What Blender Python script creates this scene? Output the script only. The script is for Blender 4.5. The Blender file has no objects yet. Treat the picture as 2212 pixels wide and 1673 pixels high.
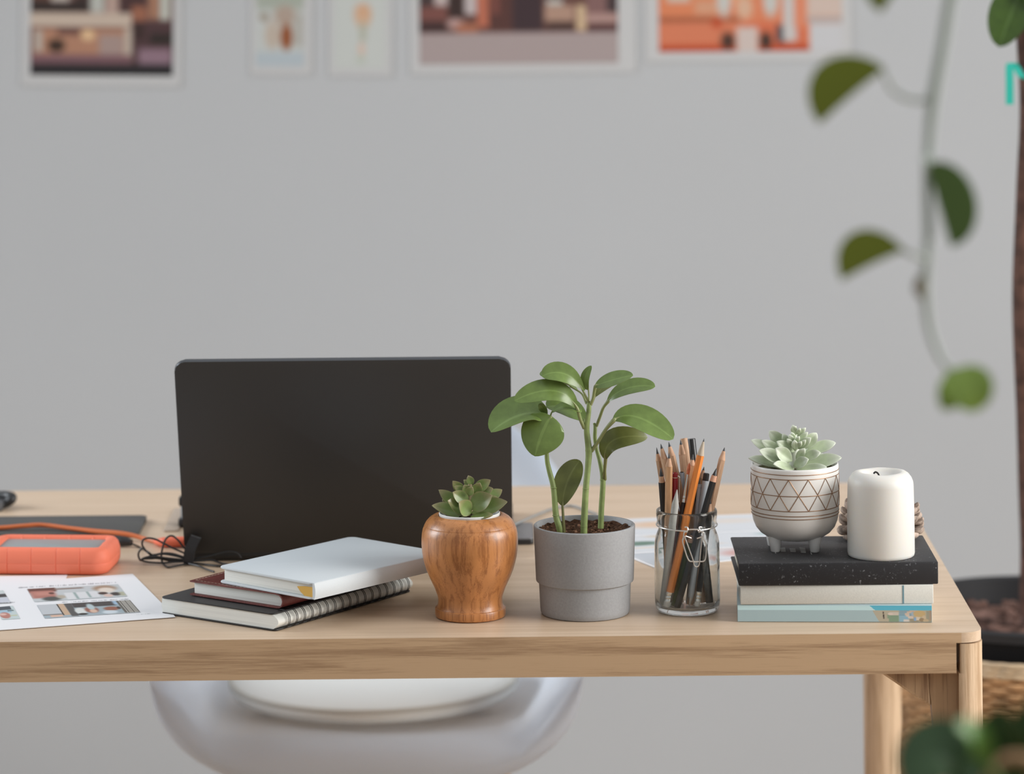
import bpy, bmesh, math, random
from mathutils import Vector, Matrix, noise
random.seed(7)
SC = bpy.context.scene
COL = SC.collection
R = math.radians
# ------------------------------------------------------------------ camera
F, HZ, CX = 7900.0, -388.0, 1106.0          # focal length (px), horizon row, axis column of a 2212x1673 frame
CAM = Vector((0, -3.3, 1.47)); ROLL = R(.55)
CR, SR = math.cos(ROLL), math.sin(ROLL)
T = 0.735                                    # desk top height
cam = bpy.data.objects.new('camera', bpy.data.cameras.new('camera')); COL.objects.link(cam)
cam.matrix_world = Matrix(((CR, SR, 0, CAM.x), (0, 0, -1, CAM.y), (-SR, CR, 0, CAM.z), (0, 0, 0, 1)))
cd = cam.data; cd.sensor_width = 36; cd.lens = F / 2212 * 36
cd.shift_y = -(836.5 - HZ) / 2212
cd.clip_start = .05; cd.clip_end = 50
cd.dof.use_dof = True; cd.dof.focus_distance = 3.37; cd.dof.aperture_fstop = 4.7
SC.camera = cam
SC.view_settings.view_transform = 'Standard'; SC.view_settings.look = 'None'
SC.view_settings.gamma = 1; SC.view_settings.exposure = 0.0
SC.cycles.use_denoising = True
# ------------------------------------------------------------------ light
w = bpy.data.worlds.new('world'); SC.world = w; w.use_nodes = True
bg = w.node_tree.nodes['Background']; bg.inputs[0].default_value = (.95, .975, 1, 1); bg.inputs[1].default_value = 1
_n = w.node_tree.nodes; _l = w.node_tree.links
_tc = _n.new('ShaderNodeTexCoord'); _sx = _n.new('ShaderNodeSeparateXYZ'); _mr = _n.new('ShaderNodeMapRange')
_mr.inputs[1].default_value = -.1; _mr.inputs[2].default_value = .9; _mr.inputs[3].default_value = .325; _mr.inputs[4].default_value = .62
_l.new(_tc.outputs['Generated'], _sx.inputs[0]); _l.new(_sx.outputs[2], _mr.inputs[0]); _l.new(_mr.outputs[0], bg.inputs[1])
def area(name, loc, target, sx, sy, power, color):
    l = bpy.data.lights.new(name, 'AREA'); l.shape = 'RECTANGLE'; l.size = sx; l.size_y = sy; l.energy = power; l.color = color
    o = bpy.data.objects.new(name, l); COL.objects.link(o); o.location = loc
    o.rotation_euler = (Vector(target) - Vector(loc)).to_track_quat('-Z', 'Z').to_euler(); return o
area('window_daylight', (2.36, -.55, 1.75), (0, -.1, 1.0), 1.6, 1.4, 86, (1, .988, .965))
area('left_daylight_fill', (-2.9, .75, 1.75), (-.15, .95, .45), 1.5, 1.3, 18, (.88, .94, 1)).data.spread = R(75)  # unseen left window's light, beam narrowed and aimed to lift the chair seat

# ------------------------------------------------------------------ pixel helpers
def ray(px, py):
    u = (px - CX) / F; v = -(py - HZ) / F
    return Vector((u * CR + v * SR, 1, -u * SR + v * CR))
def Uy(px, py, y): r = ray(px, py); return CAM + r * (y - CAM.y)
def Uz(px, py, z): r = ray(px, py); return CAM + r * ((z - CAM.z) / r.z)
def lin(c):
    return tuple(((v / 255) / 12.92 if v / 255 <= .04045 else ((v / 255 + .055) / 1.055) ** 2.4) for v in c)

# ------------------------------------------------------------------ materials
MATS = {}
def mat(name, col, rough=.5, spec=.5, metal=0, var=.0, vscale=60, bump=0, bscale=200, coat=0, sss=0, sheen=0, trans=0):
    if name in MATS: return MATS[name]
    m = bpy.data.materials.new(name); m.use_nodes = True; nt = m.node_tree; b = nt.nodes['Principled BSDF']
    c = (*col, 1)
    b.inputs['Base Color'].default_value = c; b.inputs['Roughness'].default_value = rough
    b.inputs['Specular IOR Level'].default_value = spec; b.inputs['Metallic'].default_value = metal
    b.inputs['Coat Weight'].default_value = coat; b.inputs['Coat Roughness'].default_value = .15
    b.inputs['Sheen Weight'].default_value = sheen
    if sss:
        b.inputs['Subsurface Weight'].default_value = sss; b.inputs['Subsurface Radius'].default_value = (.012, .008, .005); b.inputs['Subsurface Scale'].default_value = .6
    tc = nt.nodes.new('ShaderNodeTexCoord')
    if var:
        n = nt.nodes.new('ShaderNodeTexNoise'); n.inputs['Scale'].default_value = vscale; n.inputs['Detail'].default_value = 5
        nt.links.new(tc.outputs['Object'], n.inputs['Vector'])
        rp = nt.nodes.new('ShaderNodeValToRGB')
        rp.color_ramp.elements[0].position = .3; rp.color_ramp.elements[1].position = .7
        rp.color_ramp.elements[0].color = (*[x * (1 - var) for x in col], 1)
        rp.color_ramp.elements[1].color = (*[min(1, x * (1 + var)) for x in col], 1)
        nt.links.new(n.outputs[0], rp.inputs[0]); nt.links.new(rp.outputs[0], b.inputs['Base Color'])
    if bump:
        n2 = nt.nodes.new('ShaderNodeTexNoise'); n2.inputs['Scale'].default_value = bscale; n2.inputs['Detail'].default_value = 3
        nt.links.new(tc.outputs['Object'], n2.inputs['Vector'])
        bp = nt.nodes.new('ShaderNodeBump'); bp.inputs['Strength'].default_value = bump; bp.inputs['Distance'].default_value = .002
        nt.links.new(n2.outputs[0], bp.inputs['Height']); nt.links.new(bp.outputs[0], b.inputs['Normal'])
    if trans:
        b.inputs['Transmission Weight'].default_value = trans
    MATS[name] = m; return m
def wood(name, light, dark, axis='x', stretch=14, scale=9, rough=.45, coat=0, pore=.5, spec=.4, wob=.35, patch=0):
    m = bpy.data.materials.new(name); m.use_nodes = True; nt = m.node_tree; b = nt.nodes['Principled BSDF']
    tc = nt.nodes.new('ShaderNodeTexCoord')
    def mapping(sc, rot=(0, 0, 0)):
        mp = nt.nodes.new('ShaderNodeMapping'); mp.inputs['Scale'].default_value = sc; mp.inputs['Rotation'].default_value = rot
        nt.links.new(tc.outputs['Object'], mp.inputs['Vector']); return mp
    def ax(a, b_): return {'x': (a, b_, b_), 'y': (b_, a, b_), 'z': (b_, b_, a)}[axis]
    n1 = nt.nodes.new('ShaderNodeTexNoise'); n1.inputs['Scale'].default_value = scale; n1.inputs['Detail'].default_value = 4; n1.inputs['Distortion'].default_value = wob
    nt.links.new(mapping(ax(1, stretch), {'x': (0, .055, .012), 'y': (0, 0, .03), 'z': (.03, .03, 0)}[axis]).outputs[0], n1.inputs['Vector'])
    n2 = nt.nodes.new('ShaderNodeTexNoise'); n2.inputs['Scale'].default_value = scale * 4; n2.inputs['Detail'].default_value = 6; n2.inputs['Roughness'].default_value = .7
    nt.links.new(mapping(ax(1.2, stretch * 3)).outputs[0], n2.inputs['Vector'])
    mx = nt.nodes.new('ShaderNodeMath'); mx.operation = 'MULTIPLY_ADD'; mx.inputs[1].default_value = pore
    nt.links.new(n2.outputs[0], mx.inputs[0]); nt.links.new(n1.outputs[0], mx.inputs[2])
    rp = nt.nodes.new('ShaderNodeValToRGB'); e = rp.color_ramp.elements
    e[0].position = .5 + pore * .5 - .17; e[1].position = .5 + pore * .5 + .17
    e[0].color = (*dark, 1); e[1].color = (*light, 1)
    nt.links.new(mx.outputs[0], rp.inputs[0]); nt.links.new(rp.outputs[0], b.inputs['Base Color'])
    if patch:
        n3 = nt.nodes.new('ShaderNodeTexNoise'); n3.inputs['Scale'].default_value = patch; n3.inputs['Detail'].default_value = 3; n3.inputs['Distortion'].default_value = 1.2
        nt.links.new(mapping(ax(.6, 1)).outputs[0], n3.inputs['Vector'])
        r3 = nt.nodes.new('ShaderNodeValToRGB'); r3.color_ramp.elements[0].position = .32; r3.color_ramp.elements[1].position = .68
        r3.color_ramp.elements[0].color = (.80, .785, .75, 1); r3.color_ramp.elements[1].color = (1.05, 1.04, 1.02, 1); nt.links.new(n3.outputs[0], r3.inputs[0])
        mm = nt.nodes.new('ShaderNodeMix'); mm.data_type = 'RGBA'; mm.blend_type = 'MULTIPLY'; mm.inputs[0].default_value = 1
        nt.links.new(rp.outputs[0], mm.inputs[6]); nt.links.new(r3.outputs[0], mm.inputs[7]); nt.links.new(mm.outputs[2], b.inputs['Base Color'])
    bp = nt.nodes.new('ShaderNodeBump'); bp.inputs['Strength'].default_value = .12; bp.inputs['Distance'].default_value = .001
    nt.links.new(n2.outputs[0], bp.inputs['Height']); nt.links.new(bp.outputs[0], b.inputs['Normal'])
    b.inputs['Roughness'].default_value = rough; b.inputs['Specular IOR Level'].default_value = spec
    b.inputs['Coat Weight'].default_value = coat; b.inputs['Coat Roughness'].default_value = .25
    MATS[name] = m; return m
def vcol_mat(name, rough=.5, spec=.4, coat=0):
    if name in MATS: return MATS[name]
    m = bpy.data.materials.new(name); m.use_nodes = True; nt = m.node_tree; b = nt.nodes['Principled BSDF']
    a = nt.nodes.new('ShaderNodeAttribute'); a.attribute_name = 'Col'
    nt.links.new(a.outputs['Color'], b.inputs['Base Color']); b.inputs['Roughness'].default_value = rough; b.inputs['Specular IOR Level'].default_value = spec
    b.inputs['Coat Weight'].default_value = coat
    MATS[name] = m; return m
def leaf_mat(name, top, under, tip=None, rough=.35, vein=0.0, trl=.12):
    """two-sided leaf: upper and lower face colours, thin-leaf translucency."""
    m = bpy.data.materials.new(name); m.use_nodes = True; nt = m.node_tree; b = nt.nodes['Principled BSDF']
    a = nt.nodes.new('ShaderNodeAttribute'); a.attribute_name = 'Col'      # r: along, g: across(0 at midrib), b: side (1 top, 0 under)
    sp = nt.nodes.new('ShaderNodeSeparateColor'); nt.links.new(a.outputs['Color'], sp.inputs[0])
    tc = nt.nodes.new('ShaderNodeTexCoord'); n = nt.nodes.new('ShaderNodeTexNoise'); n.inputs['Scale'].default_value = 120; n.inputs['Detail'].default_value = 4
    nt.links.new(tc.outputs['Object'], n.inputs['Vector'])
    def mix(fac, A, B, typ='MIX'):
        x = nt.nodes.new('ShaderNodeMix'); x.data_type = 'RGBA'; x.blend_type = typ
        if isinstance(fac, float): x.inputs[0].default_value = fac
        else: nt.links.new(fac, x.inputs[0])
        for i, v in ((6, A), (7, B)):
            if isinstance(v, tuple): x.inputs[i].default_value = (*v, 1)
            else: nt.links.new(v, x.inputs[i])
        return x.outputs[2]
    d = tuple(x * .86 for x in top); u = tuple(min(1, x * 1.12) for x in top)
    rp = nt.nodes.new('ShaderNodeValToRGB'); rp.color_ramp.elements[0].position = .3; rp.color_ramp.elements[1].position = .7
    rp.color_ramp.elements[0].color = (*d, 1); rp.color_ramp.elements[1].color = (*u, 1); nt.links.new(n.outputs[0], rp.inputs[0])
    c = rp.outputs[0]
    if vein:
        lt = nt.nodes.new('ShaderNodeMath'); lt.operation = 'LESS_THAN'; lt.inputs[1].default_value = .07; nt.links.new(sp.outputs[1], lt.inputs[0])
        ml = nt.nodes.new('ShaderNodeMath'); ml.operation = 'MULTIPLY'; ml.inputs[1].default_value = vein; nt.links.new(lt.outputs[0], ml.inputs[0])
        c = mix(ml.outputs[0], c, tuple(min(1, x * 2.2 + .05) for x in top))
    if tip:
        pw = nt.nodes.new('ShaderNodeMapRange'); pw.inputs[1].default_value = .62; pw.inputs[2].default_value = 1.0; pw.inputs[4].default_value = .8; nt.links.new(sp.outputs[0], pw.inputs[0])
        c = mix(pw.outputs[0], c, tip)
        ed = nt.nodes.new('ShaderNodeMapRange'); ed.inputs[1].default_value = .8; ed.inputs[2].default_value = 1.0; ed.inputs[4].default_value = .55; nt.links.new(sp.outputs[1], ed.inputs[0])
        c = mix(ed.outputs[0], c, tip)
    c = mix(sp.outputs[2], under, c)
    nt.links.new(c, b.inputs['Base Color']); b.inputs['Roughness'].default_value = rough
    if trl:
        tr = nt.nodes.new('ShaderNodeBsdfTranslucent'); nt.links.new(c, tr.inputs[0])
        ms = nt.nodes.new('ShaderNodeMixShader'); ms.inputs[0].default_value = trl
        nt.links.new(b.outputs[0], ms.inputs[1]); nt.links.new(tr.outputs[0], ms.inputs[2]); nt.links.new(ms.outputs[0], nt.nodes['Material Output'].inputs[0])
    MATS[name] = m; return m

# ------------------------------------------------------------------ mesh helpers
def finish(bm, name, m, parent=None, org=None, smooth=True, angle=38):
    if org is not None: bmesh.ops.translate(bm, verts=bm.verts, vec=-Vector(org))
    me = bpy.data.meshes.new(name); bm.normal_update(); bm.to_mesh(me); bm.free()
    for x in (m if isinstance(m, (list, tuple)) else [m]): me.materials.append(x)
    if smooth:
        me.polygons.foreach_set('use_smooth', [True] * len(me.polygons)); me.set_sharp_from_angle(angle=R(angle))
    o = bpy.data.objects.new(name, me); COL.objects.link(o)
    if parent: o.parent = parent
    elif org is not None: o.location = org
    return o
def tag(o, label, cat, group=None):
    o['label'] = label; o['category'] = cat
    if group: o['group'] = group
    return o
def thing(name, label, cat, loc, rz=0, group=None):
    o = bpy.data.objects.new(name, None); COL.objects.link(o); o.location = loc; o.rotation_euler = (0, 0, rz); o.empty_display_size = .02
    return tag(o, label, cat, group)
def struct(o): o['kind'] = 'structure'; return o
def box(bm, lo, hi, bev=0, seg=2, mi=0, M=None):
    lo, hi = Vector(lo), Vector(hi); c = (lo + hi) / 2; s = hi - lo
    g = bmesh.ops.create_cube(bm, size=1, matrix=Matrix.Translation(c) @ Matrix.Diagonal((*s, 1)))
    vs = g['verts']; fs = set(f for v in vs for f in v.link_faces)
    if bev:
        es = list(set(e for v in vs for e in v.link_edges))
        r = bmesh.ops.bevel(bm, geom=es, offset=bev, segments=seg, affect='EDGES', profile=.5)
        fs = set(f for f in r['faces']) | set(f for f in fs if f.is_valid)
        for f in list(fs):
            for v in f.verts: fs |= set(v.link_faces)
        vs = list(set(v for f in fs for v in f.verts))
    for f in fs: f.material_index = mi
    if M is not None: bmesh.ops.transform(bm, matrix=M, verts=vs)
    return vs
def lathe(bm, prof, seg=64, c=(0, 0, 0), mi=0, close=False, jit=None):
    """revolve [(r, z)...] about z; r == 0 ends become poles."""
    rings = []
    for k, (r, z) in enumerate(prof):
        if r <= 1e-7: rings.append([bm.verts.new((c[0], c[1], c[2] + z))])
        else:
            rings.append([bm.verts.new((c[0] + r * math.cos(2 * math.pi * i / seg), c[1] + r * math.sin(2 * math.pi * i / seg), c[2] + z + (jit(r, 2 * math.pi * i / seg) if jit else 0))) for i in range(seg)])
    if close: rings.append(rings[0])
    for A, B in zip(rings, rings[1:]):
        for i in range(seg):
            j = (i + 1) % seg
            if len(A) == 1 and len(B) == 1: continue
            if len(A) == 1: f = bm.faces.new((A[0], B[j], B[i]))
            elif len(B) == 1: f = bm.faces.new((A[i], A[j], B[0]))
            else: f = bm.faces.new((A[i], A[j], B[j], B[i]))
            f.material_index = mi
def spline(pts, n=8, closed=False):
    P = [Vector(p) for p in pts]; out = []; N = len(P)
    for i in range(N if closed else N - 1):
        p0, p1, p2, p3 = (P[(i - 1) % N] if closed or i > 0 else P[i] * 2 - P[i + 1]), P[i], P[(i + 1) % N], (P[(i + 2) % N] if closed or i + 2 < N else P[(i + 1) % N] * 2 - P[i])
        for k in range(n):
            t = k / n
            out.append(.5 * ((2 * p1) + (p2 - p0) * t + (2 * p0 - 5 * p1 + 4 * p2 - p3) * t * t + (3 * p1 - p0 - 3 * p2 + p3) * t ** 3))
    if not closed: out.append(P[-1])
    return out
def tube(bm, pts, rad, seg=10, closed=False, mi=0, cap=True):
    P = [Vector(p) for p in pts]; N = len(P)
    rad = rad if isinstance(rad, (list, tuple)) else [rad] * N
    rings = []; nrm = None
    for i in range(N):
        a = P[(i - 1) % N] if closed else P[max(0, i - 1)]; b = P[(i + 1) % N] if closed else P[min(N - 1, i + 1)]
        t = (b - a).normalized()
        if nrm is None:
            nrm = t.orthogonal().normalized()
        nrm = (nrm - t * nrm.dot(t)).normalized(); bn = t.cross(nrm)
        rings.append([bm.verts.new(P[i] + (nrm * math.cos(2 * math.pi * k / seg) + bn * math.sin(2 * math.pi * k / seg)) * rad[i]) for k in range(seg)])
    for i in range(N if closed else N - 1):
        A, B = rings[i], rings[(i + 1) % N]
        for k in range(seg):
            f = bm.faces.new((A[k], A[(k + 1) % seg], B[(k + 1) % seg], B[k])); f.material_index = mi
    if cap and not closed:
        f = bm.faces.new(rings[0][::-1]); f.material_index = mi; f = bm.faces.new(rings[-1]); f.material_index = mi
def lerp_rad(rs, n):
    out = []
    for i in range(n):
        t = i / (n - 1) * (len(rs) - 1); k = min(int(t), len(rs) - 2); out.append(rs[k] + (rs[k + 1] - rs[k]) * (t - k))
    return out
def prism(bm, poly, z0, z1, mi=0):
    A = [bm.verts.new((x, y, z0)) for x, y in poly]; B = [bm.verts.new((x, y, z1)) for x, y in poly]; n = len(poly)
    fs = [bm.faces.new(A[::-1]), bm.faces.new(B)] + [bm.faces.new((A[i], A[(i + 1) % n], B[(i + 1) % n], B[i])) for i in range(n)]
    for f in fs: f.material_index = mi
    return A + B, fs
def rrect(x0, y0, x1, y1, r, n=8):
    p = []
    for cx, cy, a0 in ((x1 - r, y1 - r, 0), (x0 + r, y1 - r, 90), (x0 + r, y0 + r, 180), (x1 - r, y0 + r, 270)):
        for k in range(n + 1): a = R(a0 + 90 * k / n); p.append((cx + r * math.cos(a), cy + r * math.sin(a)))
    return p
def slab(bm, poly, z0, z1, bev=.0008, seg=2, mi=0):
    """prism with softly rounded top and bottom outlines"""
    vs, fs = prism(bm, poly, z0, z1, mi)
    if bev:
        es = [e for f in fs[:2] for e in f.edges]
        r = bmesh.ops.bevel(bm, geom=es, offset=bev, segments=seg, affect='EDGES', profile=.5)
        for f in r['faces']: f.material_index = mi
def wshape(kind, u):
    if kind == 'obov': a, b = .95, .55
    elif kind == 'cordate': a, b = .48, .66
    elif kind == 'oval': a, b = .7, .6
    elif kind == 'round': a, b = .5, .5
    elif kind == 'heart': a, b = .42, .85
    elif kind == 'succ': a, b = .80, .86
    elif kind == 'spear': a, b = .85, .74
    m = a / (a + b); mx = m ** a * (1 - m) ** b
    u = min(max(u, 0), 1); v = u ** a * (1 - u) ** b / mx
    if kind in ('obov',): v = max(v, .12 * (1 - u))
    return v
def leaf(bm, B, Tp, ctrl, N, hw, kind='obov', fold=0.0, curl=0.0, thick=.0008, nu=16, nv=8, kcup=0.0):
    """blade from B to Tp bending through ctrl; N faces the upper side; half-width hw in metres."""
    lay = bm.verts.layers.float_color.get('Col') or bm.verts.layers.float_color.new('Col')
    B, Tp, ctrl, N = Vector(B), Vector(Tp), Vector(ctrl), Vector(N).normalized()
    top, bot = [], []
    for i in range(nu + 1):
        u = i / nu; uu = .5 - .5 * math.cos(math.pi * u)
        u = .3 * u + .7 * uu
        c = B * (1 - u) ** 2 + ctrl * 2 * u * (1 - u) + Tp * u * u
        t = ((ctrl - B) * 2 * (1 - u) + (Tp - ctrl) * 2 * u).normalized()
        s = t.cross(N); s = s.normalized() if s.length > 1e-6 else t.orthogonal(); n = s.cross(t).normalized()
        wd = hw * wshape(kind, u)
        ra, rb = [], []
        for j in range(nv + 1):
            v = -1 + 2 * j / nv; av = abs(v)
            sd = s * (1 if v > 0 else -1) * math.cos(fold) + n * math.sin(fold)
            p = c + sd * av * wd + n * (curl * wd * v * v)
            th = thick * (1 - .8 * v * v) * (.25 + .75 * min(1, wd / max(hw, 1e-9) * 1.5))
            for row, sg, flag in ((ra, .5, 1.0), (rb, -.5, 0.0)):
                q = bm.verts.new(p + n * th * sg); q[lay] = (u, av, flag, 1); row.append(q)
        top.append(ra); bot.append(rb)
    for i in range(nu):
        for j in range(nv):
            bm.faces.new((top[i][j], top[i][j + 1], top[i + 1][j + 1], top[i + 1][j]))
            bm.faces.new((bot[i][j], bot[i + 1][j], bot[i + 1][j + 1], bot[i][j + 1]))
        bm.faces.new((top[i][0], top[i + 1][0], bot[i + 1][0], bot[i][0]))
        bm.faces.new((top[i][nv], bot[i][nv], bot[i + 1][nv], top[i + 1][nv]))
    bm.faces.new([bot[0][j] for j in range(nv + 1)] + [top[0][j] for j in range(nv, -1, -1)])
    bm.faces.new([top[nu][j] for j in range(nv + 1)] + [bot[nu][j] for j in range(nv, -1, -1)])
def sstep(a, b, x):
    if b <= a: return 1.0 if x >= a else 0.0
    t = min(1, max(0, (x - a) / (b - a))); return t * t * (3 - 2 * t)
def paint(base, layers):
    """layers: (u0,u1,v0,v1,colour,softness[, 'e'])  rectangles or ellipses of print colour"""
    def fn(u, v):
        c = base(u, v) if callable(base) else base
        for L in layers:
            u0, u1, v0, v1, col, sf = L[:6]
            if len(L) > 6:
                d = math.hypot((u - (u0 + u1) / 2) / ((u1 - u0) / 2), (v - (v0 + v1) / 2) / ((v1 - v0) / 2)); k = 1 - sstep(1 - sf * 6, 1 + sf * 6, d)
            else:
                k = sstep(u0 - sf, u0 + sf, u) * (1 - sstep(u1 - sf, u1 + sf, u)) * sstep(v0 - sf, v0 + sf, v) * (1 - sstep(v1 - sf, v1 + sf, v))
            c = tuple(c[i] * (1 - k) + col[i] * k for i in range(3))
        return c
    return fn
def colgrid(name, quad, nx, ny, fn, m, parent=None, org=None, bm=None):
    """printed picture: quad TL, TR, BR, BL (3D); fn(u right, v down) -> sRGB"""
    b = bm or bmesh.new(); lay = b.verts.layers.float_color.get('Col') or b.verts.layers.float_color.new('Col')
    A, B_, C_, D = [Vector(q) for q in quad]; rows = []
    for j in range(ny + 1):
        v = j / ny; row = []
        for i in range(nx + 1):
            u = i / nx
            q = b.verts.new(A * (1 - u) * (1 - v) + B_ * u * (1 - v) + C_ * u * v + D * (1 - u) * v); q[lay] = (*lin(fn(u, v)), 1); row.append(q)
        rows.append(row)
    for j in range(ny):
        for i in range(nx): b.faces.new((rows[j][i], rows[j + 1][i], rows[j + 1][i + 1], rows[j][i + 1]))
    if bm: return
    return finish(b, name, m, parent, org, smooth=False)

# ------------------------------------------------------------------ shared materials
OAK = wood('pale_oak', (.655, .495, .355), (.575, .42, .285), 'x', 26, 4, rough=.36, pore=.8, spec=.5)
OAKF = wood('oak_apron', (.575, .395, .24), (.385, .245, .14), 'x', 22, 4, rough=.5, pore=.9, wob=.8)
OAKL = wood('oak_leg', (.68, .50, .335), (.44, .29, .17), 'z', 24, 5, rough=.45, pore=.9)
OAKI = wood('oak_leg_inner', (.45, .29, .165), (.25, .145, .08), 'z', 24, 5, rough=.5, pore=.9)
PAPER = mat('white_paper', (.80, .80, .82), .6, .3)
PAGES = mat('book_pages', (.66, .65, .60), .8, .2, var=.08, vscale=300)
BLACK = mat('black_plastic', (.018, .018, .019), .4)
METAL = mat('steel_wire', (.78, .76, .73), .30, metal=1)
PRINT = vcol_mat('printed_ink', .5, .35)

# ================================================================== SETTING
WY = 2.1
bm = bmesh.new(); box(bm, (-3.2, WY, 0), (2.6, WY + .12, 2.7))
struct(finish(bm, 'wall_back', mat('wall_paint', (.488, .503, .518), .85, .2, var=.012, vscale=2.5, bump=.03, bscale=300), smooth=False))
bm = bmesh.new(); box(bm, (-3.2, -3.9, -.1), (2.6, WY + .12, 0))
struct(finish(bm, 'floor', wood('floor_boards', (.50, .36, .24), (.38, .26, .16), 'y', 10, 4), smooth=False))
bm = bmesh.new()
for lo, hi in (((2.4, -3.9, 0), (2.52, WY, .9)), ((2.4, -3.9, 2.55), (2.52, WY, 2.7)), ((2.4, -3.9, .9), (2.52, -1.6, 2.55)), ((2.4, .5, .9), (2.52, WY, 2.55))): box(bm, lo, hi)
struct(finish(bm, 'wall_right', MATS['wall_paint'], smooth=False))
bm = bmesh.new()
for lo, hi in (((2.39, -1.62, .86), (2.5, .52, .9)), ((2.39, -1.62, 2.55), (2.5, .52, 2.6)), ((2.39, -1.66, .86), (2.5, -1.6, 2.6)), ((2.39, .5, .86), (2.5, .56, 2.6)), ((2.43, -.57, .9), (2.47, -.53, 2.55))): box(bm, lo, hi, .004)
struct(finish(bm, 'window_1', mat('window_white', (.8, .8, .79), .4)))

# ================================================================== DESK
fy = Uz(1106, 1377, T).y                                  # front edge
cr = Uz(2116, 1352, T).x                                  # right edge
by = Uz(1500, 1047, T).y                                  # back edge
lx = -1.18
desk = thing('desk', 'long pale oak desk with rounded corner and round-faced legs, carrying everything on its top', 'desk', (0, fy, 0))
O = Vector((0, fy, 0)); D = by - fy
LIP, APR = .0092, .0365
bm = bmesh.new()
vs, fs = prism(bm, rrect(lx, 0, cr, D, .020, 10), T - LIP, T)
bmesh.ops.bevel(bm, geom=list(fs[1].edges), offset=.0022, segments=3, affect='EDGES', profile=.5)
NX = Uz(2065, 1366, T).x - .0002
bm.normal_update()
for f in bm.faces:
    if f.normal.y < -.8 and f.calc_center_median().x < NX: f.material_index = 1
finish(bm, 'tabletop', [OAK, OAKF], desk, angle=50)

bm = bmesh.new()
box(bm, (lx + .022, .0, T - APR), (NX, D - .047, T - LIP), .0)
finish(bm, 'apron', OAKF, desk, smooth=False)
def leg(sx, sy):
    """round outer corner, flat tapering inner block"""
    bm = bmesh.new(); mat_i = 0
    if sy > 0:                                              # rear legs: plain rounded posts
        x1_ = cr + .0004 if sx > 0 else lx - .0004; slab(bm, rrect(min(x1_, x1_ - sx * .041), D - .046, max(x1_, x1_ - sx * .041), D + .0004, .0195, 10), 0, T - LIP - .001, .001)
        finish(bm, 'leg', OAKL, desk, angle=40); return
    xo, yo = (cr + .0006 if sx > 0 else lx - .0006), (-.0006 if sy < 0 else D + .0006)
    def sec(z, wd):
        p = [(-wd, .014), (-.0232, .014), (-.0232, .0012)]
        for k in range(13):
            a = R(-90 + 90 * k / 12); rr = .019
            p.append((-rr + rr * math.cos(a), rr + rr * math.sin(a)))
        p += [(0, .0465), (-wd * .6, .0465), (-wd, .030)]
        return [bm.verts.new((xo + sx * x, yo - sy * y, z)) for x, y in p]
    secs = [sec(z, w_) for z, w_ in ((0, .036), (.25, .038), (.50, .040), (.60, .042), (.655, .0455), (.680, .048), (T - APR - .0002, .0485))]
    n = len(secs[0])
    for A, B in zip(secs, secs[1:]):
        for i in range(n): bm.faces.new((A[i], A[(i + 1) % n], B[(i + 1) % n], B[i]))
    bm.faces.new(secs[0]); bm.faces.new(secs[-1])
    # the round part runs on up into the notch below the lip
    top = []
    for z in (T - APR - .0002, T - LIP - .0011):
        p = [(-.0218, .0012)] + [(-.019 + .019 * math.cos(R(-90 + 90 * k / 12)), .019 + .019 * math.sin(R(-90 + 90 * k / 12))) for k in range(13)] + [(0, .0465), (-.0218, .0465)]
        top.append([bm.verts.new((xo + sx * x, yo - sy * y, z)) for x, y in p])
    n = len(top[0])
    for i in range(n): bm.faces.new((top[0][i], top[0][(i + 1) % n], top[1][(i + 1) % n], top[1][i]))
    bm.faces.new(top[0]); bm.faces.new(top[1])
    bmesh.ops.recalc_face_normals(bm, faces=bm.faces)
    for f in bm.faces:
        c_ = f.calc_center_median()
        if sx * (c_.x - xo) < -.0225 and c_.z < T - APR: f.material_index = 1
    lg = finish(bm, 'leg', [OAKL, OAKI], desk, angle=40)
    bm = bmesh.new()                                        # corner brace
    x0, x1, x2 = .0484, .0945, .0484
    poly = [(-.0484, T - APR), (-.0955, T - APR), (-.0470, T - APR - .0335)]
    A = [bm.verts.new((xo + sx * x, yo - sy * .0135, z)) for x, z in poly]; B = [bm.verts.new((xo + sx * x, yo - sy * .034, z)) for x, z in poly]
    bm.faces.new(A); bm.faces.new(B)
    for i in range(3): bm.faces.new((A[i], A[(i + 1) % 3], B[(i + 1) % 3], B[i]))
    bmesh.ops.recalc_face_normals(bm, faces=bm.faces)
    for f in bmesh.ops.bevel(bm, geom=list(bm.edges), offset=.0020, segments=1, affect='EDGES')['faces']: f.material_index = 1  # lighter oak on the bevels imitates a lit edge
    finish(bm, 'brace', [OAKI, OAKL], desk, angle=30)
leg(1, -1); leg(1, 1); leg(-1, -1); leg(-1, 1)

# ================================================================== LAPTOP
TITAN = mat('dark_aluminium', (.042, .039, .037), .50, .40, bump=.02, bscale=900)
d0 = Uz(740, 1203, T + .004)
hy = d0.y
tl = Uy(376, 779, hy - .094); tr = Uy(1103, 773, hy - .094)
LW = (tr - tl).length; mx_ = (tl.x + tr.x) / 2
lap = thing('laptop', 'open dark laptop seen from behind, its black lid leaning towards the front of the desk', 'laptop', (mx_, hy, T))
up_ = Vector((0, tl.y - hy, (tl.z + tr.z) / 2 - T - .010)); LL = up_.length; ang = math.atan2(-up_.y, up_.z)
bm = bmesh.new(); slab(bm, rrect(-LW / 2, 0, LW / 2, LL, .011, 8), -.0026, .0026, .0014, 2)
bmesh.ops.transform(bm, matrix=Matrix.Translation((0, 0, .010)) @ Matrix.Rotation(R(90) + ang, 4, 'X'), verts=bm.verts)
bm.normal_update(); zn = Vector((0, 0, 1)); fnl = (Matrix.Rotation(R(90) + ang, 3, 'X') @ zn)
for f in bm.faces:
    if abs(f.normal.dot(fnl)) < .5: f.material_index = 1
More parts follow.
